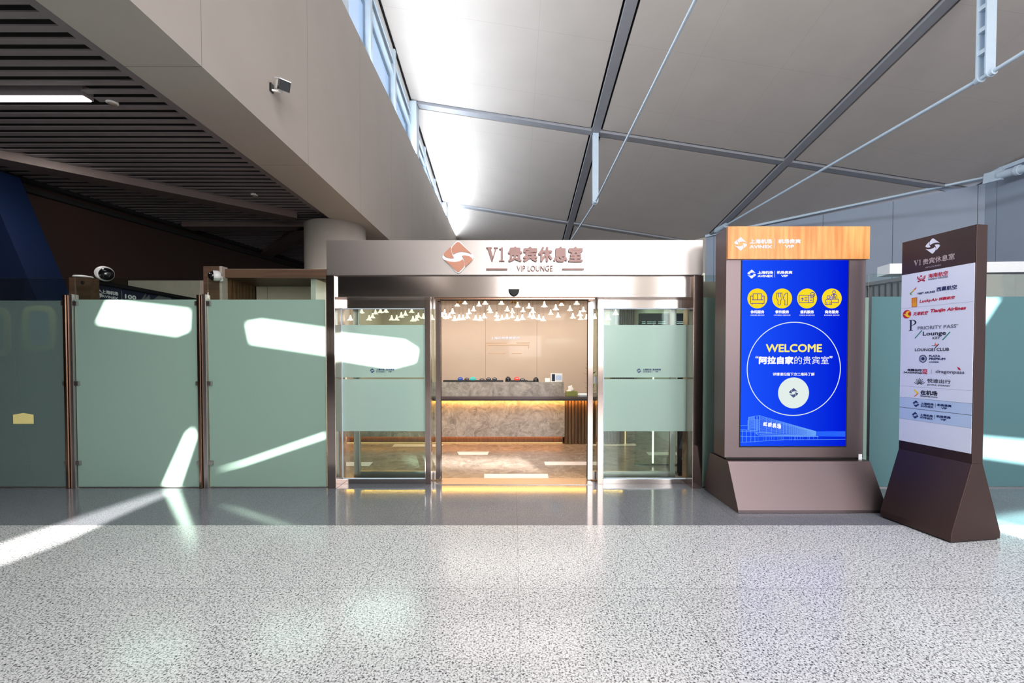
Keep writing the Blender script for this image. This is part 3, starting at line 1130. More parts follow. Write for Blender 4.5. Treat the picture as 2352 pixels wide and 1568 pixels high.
# bullet camera on the bulkhead
def place_cam():
    p = on_plane(622, 203, (XB, 0, 0), Vector((1, 0, 0)))
    r = thing('security_camera', 'small black and white box camera bracketed to the tall bulkhead wall', 'camera', p)
    MB().box(p.x, p.x + .02, p.y - .03, p.y + .03, p.z - .04, p.z + .05).build('wall_plate', M['black_plastic'], r)
    MB().beam((p.x + .01, p.y, p.z - .02), (p.x + .12, p.y - .02, p.z - .05), .025, .02).tube((p.x + .12, p.y - .02, p.z - .05), (p.x + .14, p.y - .02, p.z + .0), .018).build('bracket', M['white'], r)
    c = Vector((p.x + .15, p.y - .03, p.z + .02))
    d = Vector((.62, -.62, -.42)).normalized()
    MB().beam(c - d * .08, c + d * .03, .10, .10).build('body', M['white'], r)
    MB().beam(c + d * .03, c + d * .085, .115, .115).build('front_glass', M['cam_dome'], r)
    MB().beam(c - d * .10 + Vector((0, 0, .056)), c + d * .11 + Vector((0, 0, .056)), .12, .012).build('sun_shield', M['white'], r)


place_cam()

# ================================================================== GLASS PARTITION
YP = 4.90


def glass_panel(u0, u1, label, film='frost', vt=638, vf=688, zb=0.012):
    x0, x1 = P(u0, 900, YP).x, P(u1, 900, YP).x
    zt, zf = P(1180, vt, YP).z, P(1180, vf, YP).z
    r = thing('glass_partition', label, 'glass panel', ((x0 + x1) / 2, YP, 0), 'frosted glass partition panels')
    MB().box(x0, x1, YP, YP + .012, zb, zt, .002).build('pane', M['clear'], r)
    MB().box(x0 + .002, x1 - .002, YP - .003, YP - .0005, zb, zf).build('frosted_film', M[film], r)
    MB().box(x0, x1, YP - .01, YP + .022, 0, zb - .0005).build('floor_channel', M['post_steel'], r)
    return r


glass_panel(-330, 157, 'darkest frosted glass panel, with blue shapes showing behind it', 'frost_blue', 638, 690)
glass_panel(176, 461, 'green frosted glass panel between the two steel posts')
glass_panel(480, 749, 'pale frosted glass panel beside the entrance frame, crossed by a thin sunbeam')
glass_panel(1614, 1992, 'frosted glass panel behind the blue display kiosk', 'frost', 632, 683)
glass_panel(1998, 2900, 'teal frosted glass panel behind the brown directory pillar', 'frost_teal', 629, 681)


def glass_post(uc, label):
    x = P(uc, 900, YP).x
    zt = P(1180, 678, YP).z
    r = thing('glass_post', label, 'post', (x, YP, 0), 'steel posts of the glass partition')
    MB().box(x - .052, x - .022, YP - .05, YP + .06, .0, zt, .003).build('blade', M['post_copper'], r)
    MB().box(x - .016, x + .036, YP - .03, YP + .05, .0, zt + .01, .006).build('upright', M['post_steel'], r)
    MB().box(x - .023, x - .0155, YP - .02, YP + .03, .02, zt).build('spacer', M['rubber'], r)
    for v in (697, 880, 1062):
        z = P(1180, v, YP).z
        for a, b in ((x - .09, x - .052), (x + .036, x + .085)):
            MB().box(a, b, YP - .03, YP + .035, z - .025, z + .025, .004).build('clamp', M['post_steel'], r)


glass_post(168, 'brushed steel glass post nearest the left edge of the photo')
glass_post(472, 'brushed steel glass post between the green and the pale glass panels')

cd = front(YP - .006)
r = thing('notice_card', 'small cream notice card stuck low on the darkest glass panel', 'card', P(54, 960, YP - .006))
x0, y0 = cd.px(31, 973)
x1, y1 = cd.px(77, 948)
fillpoly_mb = MB()
fillpoly(fillpoly_mb, cd, [(x0, y0), (x1, y0), (x1, y1 - .02), ((x0 + x1) / 2, y1 + .0), (x0, y1 - .02)], 0.0, .003)
fillpoly_mb.build('card', M['straw'], r)

# ================================================================== BEHIND THE PARTITION, LEFT
r = thing('booth_post', 'dark brown cabinet end with a round hole beside the navy board', 'cabinet', (-5.25, 5.3, 0))
mb = MB()
pbox(mb, 163, 637, 211, 1110, 5.32, .12)
mb.build('panel', M['dark_wood'], r)
MB().lathe(P(190, 649, 5.32), [(0, 0), (.022, 0), (.022, .004), (0, .004)], 18, (0, -1, 0)).build('hole', M['rubber'], r)
mb = MB().lathe(P(191, 637, 5.36), [(0, .0), (.10, 0), (.09, .015), (.05, .022), (0, .024)], 24)
o = mb.build('smoke_detector', M['cam_white'])
tag(o, 'flat white disc lying on top of the brown cabinet end', 'detector')

# navy board receding behind the middle panel
bo = P(211, 640, 5.47)
be = P(470, 694, 7.6)
bo2, be2 = Vector((bo.x, bo.y, 0)), Vector((be.x, be.y, 0))
bd = (be2 - bo2).normalized()
bn = Vector((bd.y, -bd.x, 0))
ztop = bo.z
r = thing('navy_sign_board', 'navy sign board with white airport emblem and lettering behind glass', 'sign board', bo2)
th = -bn * .08
MB().prism([bo2, be2, be2 + th, bo2 + th], (0, 0, ztop - .055)).build('board', M['board_navy'], r)
q = [bo2 + bn * .04, be2 + bn * .04, be2 + th, bo2 + th]
MB().prism([p + Vector((0, 0, ztop - .0545)) for p in q], (0, 0, .05)).build('cornice', M['baffle_back'], r)
art = Art(bo2 + bn * .001, bd, (0, 0, 1))
mb = MB()
x, y = art.px(217, 672)
emblem(mb, art, x + .03, y, .085, .001, 0)
mb.build('emblem', M['white_print'], r)
mb = MB()
textpx(mb, art, '上海机场', 252.5, 672, 38, 9, .05, .001)
textpx(mb, art, 'AVINEX', 252.5, 682.5, 38, 6, .06, .001)
textpx(mb, art, '100', 300, 682, 26, 10, .08, .001)
x, y = art.px(279.7, 678)
line(mb, art, [(x, y + .06), (x, y - .06)], .004, .001)
mb.build('lettering', M['white_print'], r)
mb = MB()
for (pts, dummy) in (([(322, 690), (336, 672), (333, 686), (343, 676), (345, 690)], 0), ([(350, 690), (364, 678), (392, 684), (396, 690)], 0)):
    fillpoly(mb, art, [art.px(*p) for p in pts], .001)
mb.build('photo_print', M['board_grey'], r)

# pale back board of a stand behind it
mb = MB()
pbox(mb, 262, 644, 470, 1050, 8.3, .12)
o = mb.build('partition_board', M['stone_beige'])
tag(o, 'plain beige board rising behind the navy sign board', 'board')


def dome_camera(u, v, Y, rad, d, label):
    c = P(u, v, Y)
    d = Vector(d).normalized()
    r = thing('dome_camera', label, 'camera', c, 'dome cameras above the partition')
    MB().lathe(c, [(0, -rad * 1.1), (rad * .85, -rad * 1.05), (rad, -rad * .6), (rad, 0), (rad * .86, .01)], 28, d).build('housing', M['cam_white'], r)
    prof = [(rad * .86 * math.cos(t), rad * .95 * math.sin(t)) for t in [i * math.pi / 2 / 8 for i in range(9)]]
    MB().lathe(c, prof, 28, d).build('dome', M['cam_dome'], r)
    MB().tube(c - d * rad * 1.05, c - d * rad * 1.05 + Vector((0, .02, -rad * .9)), rad * .35, n=12).build('mount', M['cam_white'], r)


dome_camera(243, 629, 5.5, .092, (.9, -.40, -.22), 'larger white dome camera above the navy sign board')
dome_camera(491, 633, 6.1, .075, (-.72, -.66, -.05), 'smaller dome camera fixed to the brown post of the booth')

# wooden booth (front of the lounge wing)
r = thing('wooden_booth', 'brown timber booth with slatted side and beige back behind glass', 'booth', (-3.5, 6.3, 0))
mb = MB(); pbox(mb, 512, 618, 762, 637.5, 6.25, .10); mb.build('fascia', M['dark_wood'], r)
mb = MB(); pbox(mb, 470, 611, 507, 1080, 6.2, .14); mb.build('corner_post', M['dark_wood'], r)
mb = MB(); pbox(mb, 507, 611, 513, 1080, 6.19, .12); mb.build('edge_strip', M['stone_beige'], r)
zs = P(600, 637.5, 6.25).z
xl = P(513, 650, 6.25).x
MB().box(xl, -2.9, 6.35, 7.05, zs, zs + .03).build('soffit', M['dark_wood'], r)
MB().box(xl, -2.9, 7.05, 7.12, 0, zs).build('back_board', M['lounge_wall'], r)
mb = MB()
yy = 6.36
while yy < 7.0:
    mb.box(xl - .05, xl + .025, yy, yy + .045, 0, zs)
    yy += .08
mb.build('slats', M['slat_wood'], r)
MB().box(xl - .09, xl - .051, 6.34, 7.12, 0, zs).build('side_board', M['dark_wood'], r)
MB().box(-2.95, -2.88, 6.35, 7.12, 0, zs).build('end_board', M['lounge_side'], r)
# fern tip over the film
c = P(712, 690, 6.8)
r = thing('potted_plant', 'plant tip just showing over the film in front of the booth', 'plant', (c.x, c.y, 0))
MB().lathe((c.x, c.y, 0), [(0, 0), (.13, 0), (.17, .30), (.15, .30), (.14, .27), (0, .27)], 24).build('pot', M['terracotta'], r)
MB().tube((c.x, c.y, .27), (c.x + .02, c.y, 2.2), .012, .006, 8).build('stem', M['leaf'], r)
for k in range(14):
    t = .9 + k * .1
    an = k * 2.4
    L = .16
    b0 = Vector((c.x + .02 * t / 2.2, c.y, t))
    d = Vector((math.cos(an), math.sin(an), .75)).normalized()
    sd_ = d.cross(Vector((0, 0, 1))).normalized() * .028
    m = b0 + d * L * .5
    MB().prism([b0, m - sd_, b0 + d * L, m + sd_], (0, 0, .003)).build('leaf', M['leaf'], r)

# blue booth with yellow framed windows behind the leftmost panel
r = thing('blue_booth', 'deep blue slant-edged booth with two straw-framed windows behind dark glass', 'booth', (-7.0, 6.2, 0))
A1 = front(6.0)
mb = MB()
pts = [(-420, 375), (-49, 375), (0, 490), (86, 690), (150, 1085), (-420, 1085)]
fillpoly(mb, A1, [A1.px(*p) for p in pts], 0, -.5)
mb.build('shell', M['deep_blue'], r)
for (ua, ub, va, vb) in ((-62, 25, 706, 818), (57, 130, 702, 806)):
    x0, y0 = A1.px(ua, vb); x1, y1 = A1.px(ub, va)
    ctr = ((x0 + x1) / 2, (y0 + y1) / 2)
    w, h = (x1 - x0) / 2, (y1 - y0) / 2
    rr = .14
    def rounded(k):
        o = []
        for sx_, sy_, a0 in ((1, 1, 0), (-1, 1, math.pi / 2), (-1, -1, math.pi), (1, -1, 1.5 * math.pi)):
            for i in range(6):
                q = a0 + i / 5 * math.pi / 2
                o.append((ctr[0] + sx_ * (w - rr) + (rr - k) * math.cos(q), ctr[1] + sy_ * (h - rr) + (rr - k) * math.sin(q)))
        return o
    o1, i1 = rounded(0), rounded(.075)
    mb = MB()
    for i in range(len(o1)):
        j = (i + 1) % len(o1)
        fillpoly(mb, A1, [o1[i], o1[j], i1[j], i1[i]], .004, .03)
    mb.build('window_frame', M['straw'], r)
    mb = MB()
    fillpoly(mb, A1, i1, .004, .004)
    mb.build('pane', M['deep_blue2'], r)

# ================================================================== ENTRANCE PORTAL
Y0 = 4.86
r = thing('entrance_portal', 'wide polished steel entrance frame with copper sign lettering on its header', 'entrance', (0.01, Y0, 0))
mb = MB(); pbox(mb, 750, 551, 1614.5, 631, Y0, .30, .003); mb.build('header', M['steel_satin'], r)
zj = P(1180, 632, Y0).z
for ua, ub in ((750.5, 770), (1592, 1614)):
    MB().box(P(ua, 880, Y0).x, P(ub, 880, Y0).x, Y0, Y0 + .30, 0, zj, .003).build('jamb', M['steel_jamb'], r)
mb = MB(); pbox(mb, 771, 633.5, 1591, 682, Y0 + .05, .22, .002); mb.build('transom', M['steel_polish'], r)
mb = MB(); pbox(mb, 996, 683.5, 1366, 687, Y0 + .10, .16); mb.build('track_cover', M['post_copper'], r)
mb = MB(); pbox(mb, 1010, 687, 1352, 689.5, Y0 + .16, .05); mb.build('track_brush', M['rubber'], r)
MB().box(P(1000, 1117, 5).x, P(1362, 1117, 5).x, 5.0, 5.26, 0.0, .006).build('threshold', M['steel_satin'], r)

YG = Y0 + .20
for side in (0, 1):
    lab = ('fixed glass side panel of the entrance crossed by a broad sun patch',
           'fixed glass side panel of the entrance beside the blue display kiosk')[side]
    ua, ub = (786, 978) if side == 0 else (1385, 1579)
    xa, xb = P(ua, 900, YG).x, P(ub, 900, YG).x
    s = thing('sidelight', lab, 'glass side panel', ((xa + xb) / 2, YG, 0), 'entrance sidelights')
    zr = P(1180, 1099, YG).z
    zt0, zt1 = P(1180, 708, YG).z, P(1180, 684, YG).z
    MB().box(xa, xb, YG - .02, YG + .05, 0.0, zr, .002).build('bottom_rail', M['steel_polish'], s)
    MB().box(xa, xb, YG - .02, YG + .05, zt0, zt1, .002).build('top_rail', M['steel_polish'], s)
    um = (978, 990.5) if side == 0 else (1372, 1384.5)
    MB().box(P(um[0], 900, YG).x, P(um[1], 900, YG).x, YG - .035, YG + .06, 0, zt1, .002).build('mullion', M['steel_jamb'], s)
    uo = (774, 786) if side == 0 else (1579, 1590)
    MB().box(P(uo[0], 900, YG).x, P(uo[1], 900, YG).x, YG - .01, YG + .05, 0, zt1, .002).build('stile', M['steel_jamb'], s)
    MB().box(xa, xb, YG + .006, YG + .018, zr, zt0).build('pane', M['clear'], s)
    film = MB()
    z = [P(1180, v, YG).z for v in (746, 866.5, 870.5, 990)]
    film.box(xa, xb, YG + .003, YG + .0055, z[1], z[0]).box(xa, xb, YG + .003, YG + .0055, z[3], z[2])
    film.build('frosted_film', M['frost_door'], s)
    gl = MB()
    for zz in (zr + .006, zt0 - .004):
        gl.box(xa, xb, YG - .012, YG + .004, zz - .006, zz + .004)
    for xx in (xa + .004, xb - .004):
        gl.box(xx - .004, xx + .004, YG - .012, YG + .004, zr, zt0)
    gl.build('glazing_bead', M['white_steel'], s)
    A = front(YG - .0005)
    mb = MB()
    uc = 855 if side == 0 else 1467.5
    emblempx(mb, A, uc, 851, 5.2, .001)
    mb.build('emblem', M['navy_print'], s)
    mb = MB()
    textpx(mb, A, '上海机场', uc + 18.5, 848.5, 19.5, 4.2, .05, .001)
    textpx(mb, A, 'AVINEX', uc + 18.5, 853.7, 19.5, 2.6, .06, .001)
    textpx(mb, A, '机场贵宾', uc + 41, 848.5, 19, 4.2, .05, .001)
    textpx(mb, A, 'VIP', uc + 41, 853.7, 7, 2.6, .06, .001)
    x, y = A.px(uc + 29.8, 851)
    line(mb, A, [(x, y + .022), (x, y - .022)], .003, .001)
    mb.build('lettering', M['navy_print'], s)

YD = Y0 + .31
for side in (0, 1):
    lab = ('open glass door leaf slid behind the sunlit side panel', 'open glass door leaf slid behind the side panel next to the kiosk')[side]
    ul = (1000.5, 1012) if side == 0 else (1350, 1362)
    ur = (812, 825) if side == 0 else (1540, 1552.5)
    xs = [P(u, 900, YD).x for u in ul + ur]
    s = thing('sliding_door', lab, 'door', ((xs[0] + xs[2]) / 2, YD, 0), 'automatic sliding door leaves')
    zt = P(1180, 686, YD).z
    MB().box(xs[0], xs[1], YD, YD + .05, .012, zt, .002).build('lead_stile', M['steel_jamb'], s)
    MB().box(xs[2], xs[3], YD, YD + .05, .012, zt, .002).build('rear_stile', M['post_steel'], s)
    a, b = (xs[3], xs[0]) if side == 0 else (xs[1], xs[2])
    MB().box(a, b, YD + .005, YD + .045, .012, .11).build('bottom_rail', M['post_steel'], s)
    MB().box(a, b, YD + .005, YD + .045, zt - .12, zt).build('top_rail', M['post_steel'], s)
    MB().box(a, b, YD + .02, YD + .03, .11, zt - .12).build('pane', M['clear'], s)
    f = MB()
    ua, ub = (848, 948) if side == 0 else (1412, 1512)
    za, zb_ = P(1180, 873, YD).z, P(1180, 988, YD).z
    f.box(P(ua, 900, YD).x, P(ub, 900, YD).x, YD + .017, YD + .0195, zb_, za)
    f.build('frosted_film', M['frost_door'], s)
    e = xs[1] if side == 0 else xs[0]
    w = .004 if side == 0 else -.004
    MB().box(e, e + w, YD + .005, YD + .045, .012, zt).build('edge_seal', M['rubber'], s)
    if side == 1:
        q = P(1368, 872, YD)
        MB().box(q.x - .02, q.x + .02, YD + .014, YD + .0165, q.z - .045, q.z + .04).build('notice_sticker', M['white_print'], s)

# emblem, lettering and rules standing off the header
A = front(Y0)
r = thing('lounge_sign', 'copper emblem and raised lettering fixed on the steel header', 'sign', (0, Y0 - .02, 2.6))
x, y = A.px(1053, 591)
mb = MB()
fillpoly(mb, A, curve_pts([(x + a * .178, y + b * .178) for a, b in ((0, 1), (.5, .55), (.93, .12), (.93, -.12), (.5, -.55), (0, -1), (-.5, -.55), (-.93, -.12), (-.93, .12), (-.5, .55))], 4), .004, .016)
mb.build('emblem_backing', M['white'], r)
mb = MB()
emblem(mb, A, x, y, .160, .0205, .012)
mb.build('emblem', M['copper'], r)
mb = MB()
x, y = A.px(1138, 585)
w, h = A.size(1138, 585, 42, 32)
V1(mb, A, x, y, w, h, .012, .022)
for k, ch in enumerate('贵宾休息室'):
    x, y = A.px(1183 + k * 34.6, 585)
    w, h = A.size(1183, 585, 33, 35)
    text(mb, A, ch, x, y, w, h, .007, .022, .022)
x, y = A.px(1228, 617)
w, h = A.size(1228, 617, 82, 13)
text(mb, A, 'VIP LOUNGE', x, y, w, h, .0, .020, .018)
mb.build('lettering', M['copper_grey'], r)
for ua, ub in ((1117, 1165.5), (1291, 1340.5)):
    mb = MB()
    mb.box(P(ua, 619, Y0).x, P(ub, 619, Y0).x, Y0 - .034, Y0 - .012, P(1180, 620.5, Y0).z, P(1180, 617, Y0).z)
    mb.build('rule', M['copper_grey'], r)
    # stand-off pins
for u, v in ((1053, 570), (1053, 612), (1125, 600), (1138, 600), (1183, 590), (1217, 590), (1252, 590), (1287, 590), (1321, 590), (1190, 617), (1228, 617), (1265, 617), (1122, 619), (1160, 619), (1296, 619), (1335, 619)):
    q = P(u, v, Y0)
    MB().tube((q.x, Y0 - .012, q.z), (q.x, Y0 - .0005, q.z), .004, n=8).build('standoff_pin', M['post_steel'], r)

c = P(1180.5, 664, Y0 + .05)
r = thing('motion_sensor', 'black half-round motion sensor under the lounge sign', 'sensor', (c.x, c.y, c.z))
pr = [(c.x + .062 * math.cos(t), c.y, c.z - .002 + .078 * math.sin(t)) for t in [math.pi + i * math.pi / 18 for i in range(19)]]
MB().prism(pr, (0, -.05, 0)).build('housing', M['sensor_black'], r, bevel=.008)

# ================================================================== DISPLAY KIOSK
KX0, KX1 = 2.127, 3.525
KY0, KY1 = 4.375, 4.61
r = thing('display_kiosk', 'tall bronze kiosk with a blue welcome screen and gold header', 'kiosk', (2.83, 4.5, 0))
mb = MB()
prof = [(4.098, 0.0), (4.098, 0.03), (4.306, .445), (4.70, .445), (4.82, .09), (4.82, 0.0)]
mb.prism([(KX0, y, z) for y, z in prof], (KX1 + .02 - KX0, 0, 0))
mb.build('base', M['bronze'], r, bevel=.003)
MB().box(KX0 + .03, KX1 - .03, KY0 + .03, KY1 - .03, .445, .465).build('neck', M['plinth'], r)
zk = P(1820, 597, KY0).z
zt = P(1820, 523, KY0).z
MB().box(KX0, KX1, KY0, KY1, .465, zt, .003).build('body', M['bronze'], r)
hb = MB().box(KX0 - .002, KX1 + .012, KY0 - .03, KY0 - .0005, P(1820, 596, KY0).z, P(1820, 521.5, KY0).z, .002)
hb = hb.build('header_board', M['gold'], r)
A = front(KY0 - .031)
mb = MB()
emblempx(mb, A, 1701, 560, 15, .001)
textpx(mb, A, '上海机场', 1747.3, 554.3, 52, 11, .07, .001)
textpx(mb, A, 'AVINEX', 1747.3, 566.5, 52, 8, .09, .001)
textpx(mb, A, '机场贵宾', 1813, 554, 52, 10.5, .07, .001)
textpx(mb, A, 'VIP', 1813, 566, 22, 7.5, .09, .001)
x, y = A.px(1779.6, 559); line(mb, A, [(x, y + .045), (x, y - .045)], .004, .001)
mb.build('lettering', M['s_white'], hb)

mb = MB()
x0, x1 = P(1702.5, 810, KY0).x, P(1944.5, 810, KY0).x
z0, z1 = P(1820, 1024, KY0).z, P(1820, 597.5, KY0).z
sc = MB().box(x0, x1, KY0 - .004, KY0 - .0005, z0, z1).build('screen', M['screen'], r)
bz = MB()
for a in ((x0 - .012, x0 - .0005, z0 - .012, z1), (x1 + .0005, x1 + .012, z0 - .012, z1), (x0 - .0005, x1 + .0005, z0 - .012, z0 - .0005)):
    bz.box(a[0], a[1], KY0 - .003, KY0 - .0003, a[2], a[3])
bz.build('bezel', M['black'], r)
A = front(KY0 - .0045)
mb = MB()
emblempx(mb, A, 1726.5, 629.3, 10, .001)
textpx(mb, A, '上海机场', 1757.5, 625.6, 35.5, 7, .06, .001)
textpx(mb, A, 'AVINEX', 1757.5, 633.9, 35.5, 5.6, .09, .001)
textpx(mb, A, '机场贵宾', 1801.8, 625.5, 35.5, 7, .06, .001)
textpx(mb, A, 'VIP', 1801.8, 633.7, 15.5, 5.4, .09, .001)
x, y = A.px(1779.2, 629.3); line(mb, A, [(x, y + .031), (x, y - .031)], .003, .001)
for uc, a, b, w in ((1739.4, '休闲服务', 'LEISURE SERVICE', 32), (1796.3, '餐饮服务', 'CATERING SERVICES', 38), (1853.5, '值机服务', 'CHECK-IN SERVICE', 35), (1910.4, '商务服务', 'BUSINESS SERVICE', 35)):
    textpx(mb, A, a, uc, 716, 32, 7.6, .05, .001)
    textpx(mb, A, b, uc, 723.7, w, 2.6, .02, .001)
textpx(mb, A, '阿拉自家', 1782.7, 827, 80, 18.5, .055, .001)
textpx(mb, A, '的贵宾室', 1864, 827, 79, 18.5, .0, .001)
textpx(mb, A, '“', 1738.5, 820, 7, 5.5, .08, .001)
textpx(mb, A, '”', 1908.5, 820, 7, 5.5, .08, .001)
textpx(mb, A, '详情请扫描下方二维码了解', 1822.7, 859, 96, 7.4, .03, .001)
mb.build('lettering', M['s_white'], sc)
mb = MB()
textpx(mb, A, 'WELCOME', 1823.3, 799.2, 129, 19, .04, .001)
mb.build('welcome_lettering', M['s_cream'], sc)
mb = MB()
x, y = A.px(1823, 847)
ro = A.size(1823, 847, 214, 214)[0] / 2
line(mb, A, arc(x, y, ro, 0, 2 * math.pi, 96), .0085, .001)
mb.build('ring', M['s_pale'], sc)
x, y = A.px(1822.5, 902)
mb = MB(); disc(mb, A, x, y, A.size(1822, 902, 71, 71)[0] / 2, .001, 56); dk = mb.build('code_disc', M['s_pale'], sc)
mb = MB(); emblem(mb, A, x, y, .047, .0022); mb.build('disc_emblem', M['navy_print'], sc)
# four service icons
R = A.size(1739, 685, 45.6, 45.6)[0] / 2
for k, uc in enumerate((1739.4, 1796.3, 1853.5, 1910.4)):
    x, y = A.px(uc, 685.3)
    mb = MB(); disc(mb, A, x, y, R, .001, 48); ic = mb.build('service_icon', M['s_yellow'], sc)
    mb = MB()
    def L(pts, closed=False):
        line(mb, A, [(x + a * R, y + b * R) for a, b in pts], .0062, .0022, closed)
    if k == 0:
        L([(-.44, -.14), (-.44, .46), (.44, .46), (.44, -.14)]); L([(0, .46), (0, -.14)]); L([(-.55, -.14), (.55, -.14)])
        L([(-.44, .24), (-.68, .24), (-.68, -.5), (.68, -.5), (.68, .24), (.44, .24)]); L([(-.5, -.5), (-.5, -.58)]); L([(.5, -.5), (.5, -.58)])
    elif k == 1:
        L([(-.55, .55), (-.55, .0), (-.42, -.2), (-.42, -.52), (-.34, -.66), (-.22, -.66), (-.14, -.52), (-.14, -.2), (-.02, 0), (-.02, .55)], True)
        L([(-.37, .55), (-.37, .12)]); L([(-.19, .55), (-.19, .12)])
        L([(.52, .56), (.40, .54), (.20, .36), (.12, .1), (.16, -.08), (.28, -.22), (.28, -.66), (.52, -.66)], True)
    elif k == 2:
        L([(-.8, .32), (.62, .32), (.62, -.42), (-.8, -.42)], True); L([(.16, .32), (.16, -.42)])
        for yy in (.1, -.05, -.2):
            L([(-.25, yy), (.02, yy)]); L([(.3, yy), (.5, yy)])
        fillpoly(mb, A, [(x + a * R, y + b * R) for a, b in ((-.48, .16), (-.44, .04), (-.3, -.06), (-.3, -.1), (-.45, -.06), (-.45, -.16), (-.38, -.22), (-.58, -.22), (-.51, -.16), (-.51, -.06), (-.66, -.1), (-.66, -.06), (-.52, .04))], .0022)
        L([(.55 + .23 * c, .38 + .23 * s) for c, s in arc(0, 0, 1, 0, 6.283, 20)]); L([(.44, .40), (.52, .30), (.68, .46)])
    else:
        L([(.2 + .15 * c, .63 + .15 * s) for c, s in arc(0, 0, 1, 0, 6.283, 16)])
        L([(-.1, -.08), (-.1, .2), (0, .38), (.2, .44), (.42, .38), (.52, .2), (.52, -.08)]); L([(.2, .44), (.14, .1), (.2, .0), (.26, .1), (.2, .44)])
        L([(.06, .2), (.06, -.08)]); L([(.36, .2), (.36, -.08)])
        L([(-.1, -.08), (.66, -.08), (.66, -.4), (.0, -.4)])
        L([(-.34 + .15 * c, .13 + .15 * s) for c, s in arc(0, 0, 1, 0, 6.283, 16)])
        L([(-.68, -.6), (-.66, -.25), (-.54, -.1), (-.14, -.1), (-.03, -.25), (0, -.6)], True); L([(-.5, -.6), (-.5, -.35)]); L([(-.18, -.6), (-.18, -.35)])
    mb.build('pictogram', M['s_violet'], ic)
# terminal line drawing
mb = MB()


def Q(zx, zy):
    return A.px(1690 + zx / 8.711, 930 + zy / 8.711)


def D(pts, w=.0042):
    line(mb, A, [Q(*p) for p in pts], w, .0022)


def lerp(a, b, t):
    return a + (b - a) * t


D([(470, 210), (1600, 525)]); D([(470, 210), (470, 545)], .006); D([(440, 560), (1600, 605)])
for i in range(1, 16):
    t = i / 16
    D([(470, lerp(210, 550, t)), (1600, lerp(525, 605, t))], .0026 if i > 3 else .0038)
for xx in (610, 715, 805, 880, 950, 1010, 1065, 1115, 1155, 1190, 1230, 1265, 1300, 1340, 1380, 1430):
    t = (xx - 470) / 1130
    D([(xx, lerp(210, 525, t)), (xx, lerp(550, 605, t))], .0030)
D([(255, 245), (375, 222), (470, 208)]); D([(255, 240), (255, 500), (430, 505)], .006); D([(370, 222), (370, 505)]); D([(422, 218), (422, 560)], .007)
for i in range(12):
    t = i / 12
    D([(235, lerp(310, 495, t)), (262, lerp(300, 492, t)), (370, lerp(285, 488, t)), (470, lerp(290, 520, t))], .0034)
for i in range(10):
    D([(262 + i * 11, 243 - i * 2), (262 + i * 11, 292)], .0026)
D([(92, 415), (235, 402)]); D([(92, 492), (255, 500)]); D([(92, 522), (420, 540)]); D([(92, 625), (1650, 628)]); D([(92, 745), (400, 728), (950, 692), (1800, 690), (2190, 682)], .003)
D([(400, 560), (450, 600), (1640, 625)], .006); D([(450, 540), (700, 548)], .005); D([(470, 590), (1600, 612)])
for xx in (125, 215, 300, 380):
    D([(xx, 500), (xx, 740)])
for xx in (445, 545, 590, 615, 668, 715, 762, 840, 880, 915, 945, 1080, 1110, 1175, 1190, 1235, 1285, 1340, 1440, 1470, 1555, 1635):
    D([(xx, 632), (xx, 720 - (xx - 400) * .024)], .0022)
mb.build('terminal_drawing', M['s_line'], sc)
mb = MB()
fillpoly(mb, A, [Q(1605, 525), Q(2190, 522), Q(2190, 632), Q(1605, 622)], .001)
fillpoly(mb, A, [Q(1420, 510), Q(1600, 525), Q(1600, 605), Q(1420, 595)], .001)
mb.build('drawing_fill', M['s_mid'], sc)
mb = MB()
for k, ch in enumerate('虹桥机场'):
    x, y = Q(585 + k * 92, 378 + k * 14)
    text(mb, A, ch, x, y, .042, .042 + .004 * k, .003, .003)
mb.build('calligraphy', M['s_white'], sc)
st = P(1976, 1049, KY0)
MB().box(st.x - .019, st.x + .016, KY0 - .002, KY0 - .0004, st.z - .028, st.z + .028).build('sticker', M['white_print'], r)

# ================================================================== DIRECTORY PILLAR
n0 = on_floor(2184, 1248)
n1 = on_floor(2307, 1243)
f0 = on_floor(2022, 1187)
long_ = (f0 - n0).normalized()         # away from the camera along the big face
side = Vector((-long_.y, long_.x, 0))
if side.x < 0:
    side = -side
LW = (f0 - n0).length                  # width of the big face
BW = (n1 - n0).dot(side)
ctr = n0 + side * BW / 2
hw = 0.052
zT = on_plane(2236, 514, n0, long_).z
zF = on_plane(2240, 1068, n0, long_).z
r = thing('directory_pillar', 'brown directory pillar listing airline and lounge partners on a white panel', 'directory sign', ctr + long_ * LW / 2)
pr = [ctr - side * BW / 2, ctr - side * BW / 2 + Vector((0, 0, .055)), ctr - side * hw + Vector((0, 0, zF)), ctr + side * hw + Vector((0, 0, zF)), ctr + side * BW / 2 + Vector((0, 0, .055)), ctr + side * BW / 2]
pr = [p + Vector((0, 0, .012)) for p in pr]
mb = MB().prism(pr, long_ * LW)
mb.build('base', M['bronze_dark'], r, bevel=.002)
q = [ctr - side * (BW / 2 - .015), ctr + side * (BW / 2 - .015)]
MB().prism([q[0] + long_ * .01, q[1] + long_ * .01, q[1] + long_ * (LW - .01), q[0] + long_ * (LW - .01)], (0, 0, .012)).build('plinth', M['plinth'], r)
mb = MB().prism([ctr - side * hw + Vector((0, 0, zF + .0125)), ctr + side * hw + Vector((0, 0, zF + .0125)), ctr + side * hw + Vector((0, 0, zT)), ctr - side * hw + Vector((0, 0, zT))], long_ * LW)
mb.build('body', M['bronze_dark'], r, bevel=.002)
A = Art(ctr - side * (hw + .003) + long_ * LW, -long_, (0, 0, 1))   # U runs toward the camera
def rect(mb, x0, x1, z0, z1, lift, depth):
    fillpoly(mb, A, [(x0, z0), (x1, z0), (x1, z1), (x0, z1)], lift, depth)
zpt, zpb = A.px(2232, 604)[1], A.px(2232, 1042)[1]
